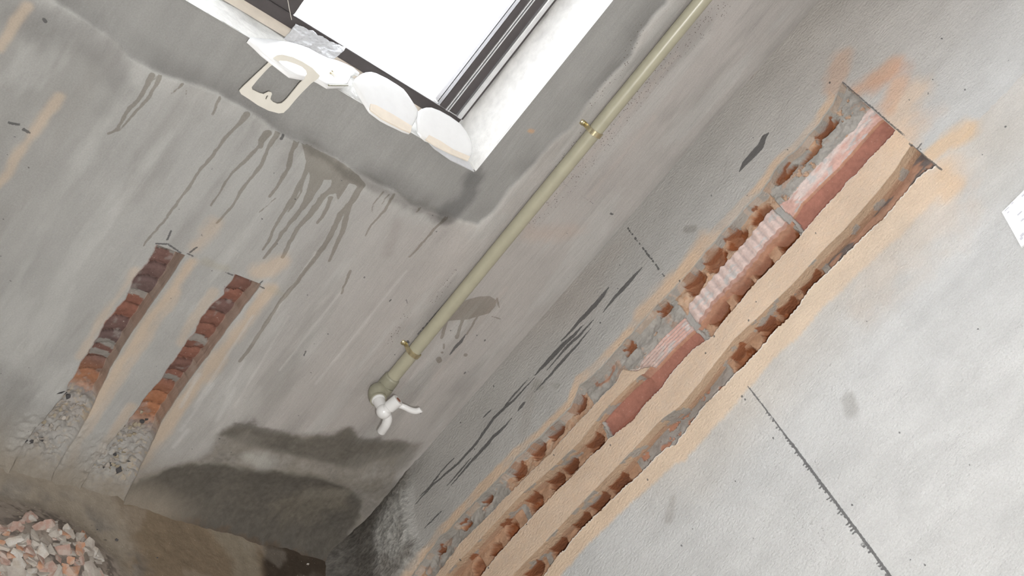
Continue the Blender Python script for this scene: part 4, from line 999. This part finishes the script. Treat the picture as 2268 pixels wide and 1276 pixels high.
ii = np.arange(nu * nv).reshape(nv, nu); F_ = np.stack([ii[:-1, :-1], ii[:-1, 1:], ii[1:, 1:], ii[1:, :-1]], -1).reshape(-1, 4)
o = link('plastic_film', np_mesh('film', co.reshape(-1, 3), F_), m_film); setp(o, 'crumpled clear plastic film against the window rail', 'plastic film')
md = o.modifiers.new('thick', 'SOLIDIFY'); md.thickness = .0006
bm = bmesh.new(); sweep(bm, smooth_pts([at(634, -20, FY - .004), at(640, 15, FY - .004), at(646, 44, FY - .004)], 4), .0005, 6)
o = bm_obj('thread', bm, m_cream, None, True); setp(o, 'pale thread hanging in front of the dark window panel', 'thread')

# ---- white printed card high on the right wall
a = hit(2220, 471, 0, -.006); b = hit(2263, 548, 0, -.006)
bm = bmesh.new(); V0 = [bm.verts.new((-.0045 + dx_, a[1] if k in (0, 3) else b[1], zz)) for dx_ in (0, -.003) for k, zz in ((0, a[2]), (1, b[2]), (2, b[2] + .21), (3, a[2] + .23))]
for q in ((0, 1, 2, 3), (7, 6, 5, 4), (0, 4, 5, 1), (1, 5, 6, 2), (2, 6, 7, 3), (3, 7, 4, 0)): bm.faces.new([V0[i] for i in q])
card = bm_obj('card', bm, m_white); setp(card, 'white printed card on the right wall at the edge of the photo', 'card')
bm = bmesh.new()
for px_, py_, L_, w_ in ((2242,450,6,2), (2230,463,12,1.5), (2233,470,5,1.5), (2258,472,12,2.5), (2264,487,8,3), (2264,520,10,5), (2262,528,7,5), (2266,432,8,3)):
    c = hit(px_, py_, 0, -.0078); l = L_ * .0006; w = w_ * .0006
    box_bm(bm, -.0082, -.0074, c[1] - w / 2, c[1] + w / 2, c[2] - l / 2, c[2] + l / 2)
bm_obj('print', bm, m_ink, card)

# ---- room shell
def quad(name, P, mat, label):
    o = grid_obj(name, P, 6, 6, mat); setp(o, label, kind='structure'); return o
quad('wall_left', [(-2.3, 0, -.02), (-2.3, -3.0, -.02), (-2.3, -3.0, 2.7), (-2.3, 0, 2.7)], m_room, 'bare cement side wall')
quad('wall_front', [(-2.3, -3.0, -.02), (0, -3.0, -.02), (0, -3.0, 2.7), (-2.3, -3.0, 2.7)], m_room, 'bare cement wall behind the camera')
quad('ceiling', [(-2.3, -3.0, 2.7), (0.0, -3.0, 2.7), (0.0, 0, 2.7), (-2.3, 0, 2.7)], m_room, 'bare cement ceiling')
gx = np.concatenate([np.linspace(-2.3, -1.1, 16)[:-1], np.arange(-1.1, .02, .0035)]); gy = np.concatenate([np.arange(.02, -.42, -.0035), np.linspace(-.43, -3.0, 26)])
GX, GY = np.meshgrid(gx, gy)
hgt = .010 * (fbm(GX * 8, GY * 8, 601, 4) - .5) + .003 * (fbm(GX * 60, GY * 60, 602, 4) - .5)
hgt += .030 * np.exp(GY / .045) + .02 * np.exp(-(np.hypot(GX, GY) / .09) ** 2)
PC = hz(60, 1250); pr = np.hypot((GX - PC[0]) / .15, (GY - PC[1]) / .11); pile = .045 * sstep(1.25, .2, pr); hgt = hgt + pile
GC = np.zeros(GX.shape + (3,)); GC[:] = (.30, .26, .21)
def gpoly(px): return poly_sd(GX, GY, [hz(a, b) for a, b in px]) + .02 * (fbm(GX * 25, GY * 25, 611, 4) - .5)
GC = mixc(GC, (.20, .145, .09), sstep(-.02, .03, gpoly([(240,1100),(740,1232),(760,1330),(260,1330),(290,1220)])) * .75)
GC = mixc(GC, (.085, .062, .043), sstep(-.02, .02, gpoly([(240,1095),(740,1225),(742,1255),(560,1195),(420,1160),(250,1115)])) * .8)  # band along the wall: damp dirt with the cast shadow painted in
GC = mixc(GC, (.30, .27, .215), sstep(-.01, .01, gpoly([(430,1160),(520,1175),(560,1215),(575,1276),(590,1330),(520,1330),(520,1240)])) * .55)
GC = mixc(GC, (.045, .034, .026), sstep(-.006, .012, gpoly([(578,1215),(590,1190),(640,1200),(745,1232),(775,1350),(590,1350)])) * .9)
GC = mixc(GC, (.17, .16, .15), sstep(.35, .0, np.abs(pr - 1.28)) * sstep(.45, .6, fbm(GX * 30, GY * 30, 612, 3)) * .6)
GC = mixc(GC, (.40, .36, .31), sstep(.6, .75, fbm(GX * 20, GY * 20, 613, 4)) * .25)
GC = mixc(GC, (.36, .31, .27), sstep(1.15, .95, pr) * .8); GC = mixc(GC, (.12, .10, .09), sstep(1.15, .95, pr) * sstep(.5, .62, fbm(GX * 90, GY * 90, 614, 3)) * .7)
ng = GX.shape; ii = np.arange(GX.size).reshape(ng); F_ = np.stack([ii[:-1, :-1], ii[1:, :-1], ii[1:, 1:], ii[:-1, 1:]], -1).reshape(-1, 4)
fo = link('floor', np_mesh('floor', np.stack([GX, GY, hgt], -1).reshape(-1, 3), F_, {'col': GC.reshape(-1, 3)}), m_dirt)
setp(fo, 'dirty brown cement floor', kind='structure')
def ground(x, y):
    i = int(np.argmin(np.abs(gx - x))); j = int(np.argmin(np.abs(gy - y))); return float(hgt[j, i])

# ---- rubble heap
rr_ = random.Random(5)
kinds = [('piece of grey cement render in the rubble heap', mc_grey), ('pale piece of broken render in the rubble heap', mc_pale), ('pink piece of broken brick in the rubble heap', mc_pink), ('orange piece of broken brick in the rubble heap', mc_or)]
big = [((92, 1222), .019, 1, 'rounded pale slab of broken render in the middle of the heap'), ((165, 1258), .021, 3, 'bright orange lump of broken brick at the bottom of the photo'), ((30, 1168), .015, 2, 'flat pink brick flake at the upper left of the rubble heap'),
       ((40, 1262), .024, 0, 'large grey render slab at the lower left of the heap'), ((62, 1265), .017, 1, 'pale wedge of render beside the large grey slab'), ((188, 1214), .018, 0, 'grey render shard on the right shoulder of the heap'),
       ((205, 1262), .026, 0, 'long beige render shard pointing to the bottom edge'), ((217, 1232), .011, 1, 'pale rounded chip at the right edge of the heap'), ((127, 1208), .011, 1, 'narrow pale sliver standing in the heap'),
       ((66, 1149), .018, 2, 'thin orange-pink tile sliver at the top of the heap'), ((110, 1248), .020, 2, 'pink brick slab below the rounded pale slab'), ((50, 1200), .018, 0, 'grey render lump left of the rounded pale slab'), ((8, 1205), .017, 1, 'pale render lump cut by the left edge of the photo')]
def chip(px_, py_, r, k, label, group):
    x, y = hz(px_, py_, .03); z = ground(x, y)
    x, y = hz(px_, py_, z + .3 * r); z = ground(x, y)
    me = chip_mesh(r, rr_, .30, 12, .3); o = link('rubble_piece', me, kinds[k][1]); o.location = (x, y, z + r * .16)
    o.rotation_euler = (rr_.uniform(-.45, .45), rr_.uniform(-.45, .45), rr_.uniform(0, 6.28)); setp(o, label, 'rubble', group)
for (p_, r, k, lb) in big: chip(p_[0], p_[1], r, k, lb, None)
pool = [(-12,1140),(10,1150),(235,1262),(225,1245)]
for _ in range(300):
    a_ = rr_.uniform(0, 6.28); q = rr_.random() ** .5; px_ = 70 + 165 * q * math.cos(a_); py_ = 1262 + 112 * q * math.sin(a_)
    if px_ < -20 or py_ > 1300 or (px_ > 215 and py_ < 1200): continue
    k = rr_.choice([0, 0, 0, 0, 1, 1, 2, 2, 2, 3]); r_ = rr_.uniform(.0065, .018)
    sz = 'small' if r_ < .009 else ('middling' if r_ < .0125 else 'large')
    vert_ = 'bottom' if py_ > 1245 else ('middle' if py_ > 1195 else 'top'); hor_ = 'left' if px_ < 60 else ('centre' if px_ < 140 else 'right')
    kd = ['grey render', 'pale render', 'pink brick', 'orange brick'][k]
    lb = '%s %s piece at the %s %s of the rubble heap' % (sz, kd, vert_, hor_) if hor_ != 'centre' else '%s %s piece at the %s of the rubble heap, midway across' % (sz, kd, vert_)
    chip(px_, py_, r_, k, lb, '%s %s pieces, %s %s of the heap' % (sz, kd, vert_, hor_))
bmg = bmesh.new()
for _ in range(260):
    a_ = rr_.uniform(0, 6.28); q = rr_.random() ** .4; x, y = hz(75 + 200 * q * math.cos(a_), 1262 + 140 * q * math.sin(a_), .01)
    if not (-1.05 < x < -.02 and -.42 < y < 0): continue
    r = rr_.uniform(.0009, .0026); bmesh.ops.create_icosphere(bmg, subdivisions=1, radius=r, matrix=Matrix.Translation((x, y, ground(x, y) + r * .3)) @ Matrix.Rotation(a_, 4, 'X') @ Matrix.Diagonal((1.3, .8, .6, 1)))
mc_grit = chip_mat('dirt_grit', (.20, .17, .14), (.30, .26, .21)); o = bm_obj('rubble_grit', bmg, mc_grit); setp(o, 'fine grey grit scattered round the foot of the rubble heap', 'grit', None, 'stuff')
for px_, py_, r, mt, lb in ((671,1201,.0035,mc_pale,'tiny white crumb on the dark floor in the corner'), (686,1245,.003,mc_pale,'tiny white crumb near the bottom edge in the dark corner'), (611,1150,.0016,mc_pale,'white speck on the damp wall foot'),
                            (271,1180,.004,mc_dark,'small dark pebble on the brown floor right of the heap'), (228,1157,.002,mc_dark,'tiny dark pebble above the heap'), (360,1221,.002,mc_dark,'dark grain on the middle of the floor')):
    x, y = hz(px_, py_, .02); 
    if y > -.004: y = -.012
    z = ground(x, y); o = link('pebble', chip_mesh(r, rr_, .7, 12, .2), mt); o.location = (x, y, z + r * .4); setp(o, lb, 'pebble')
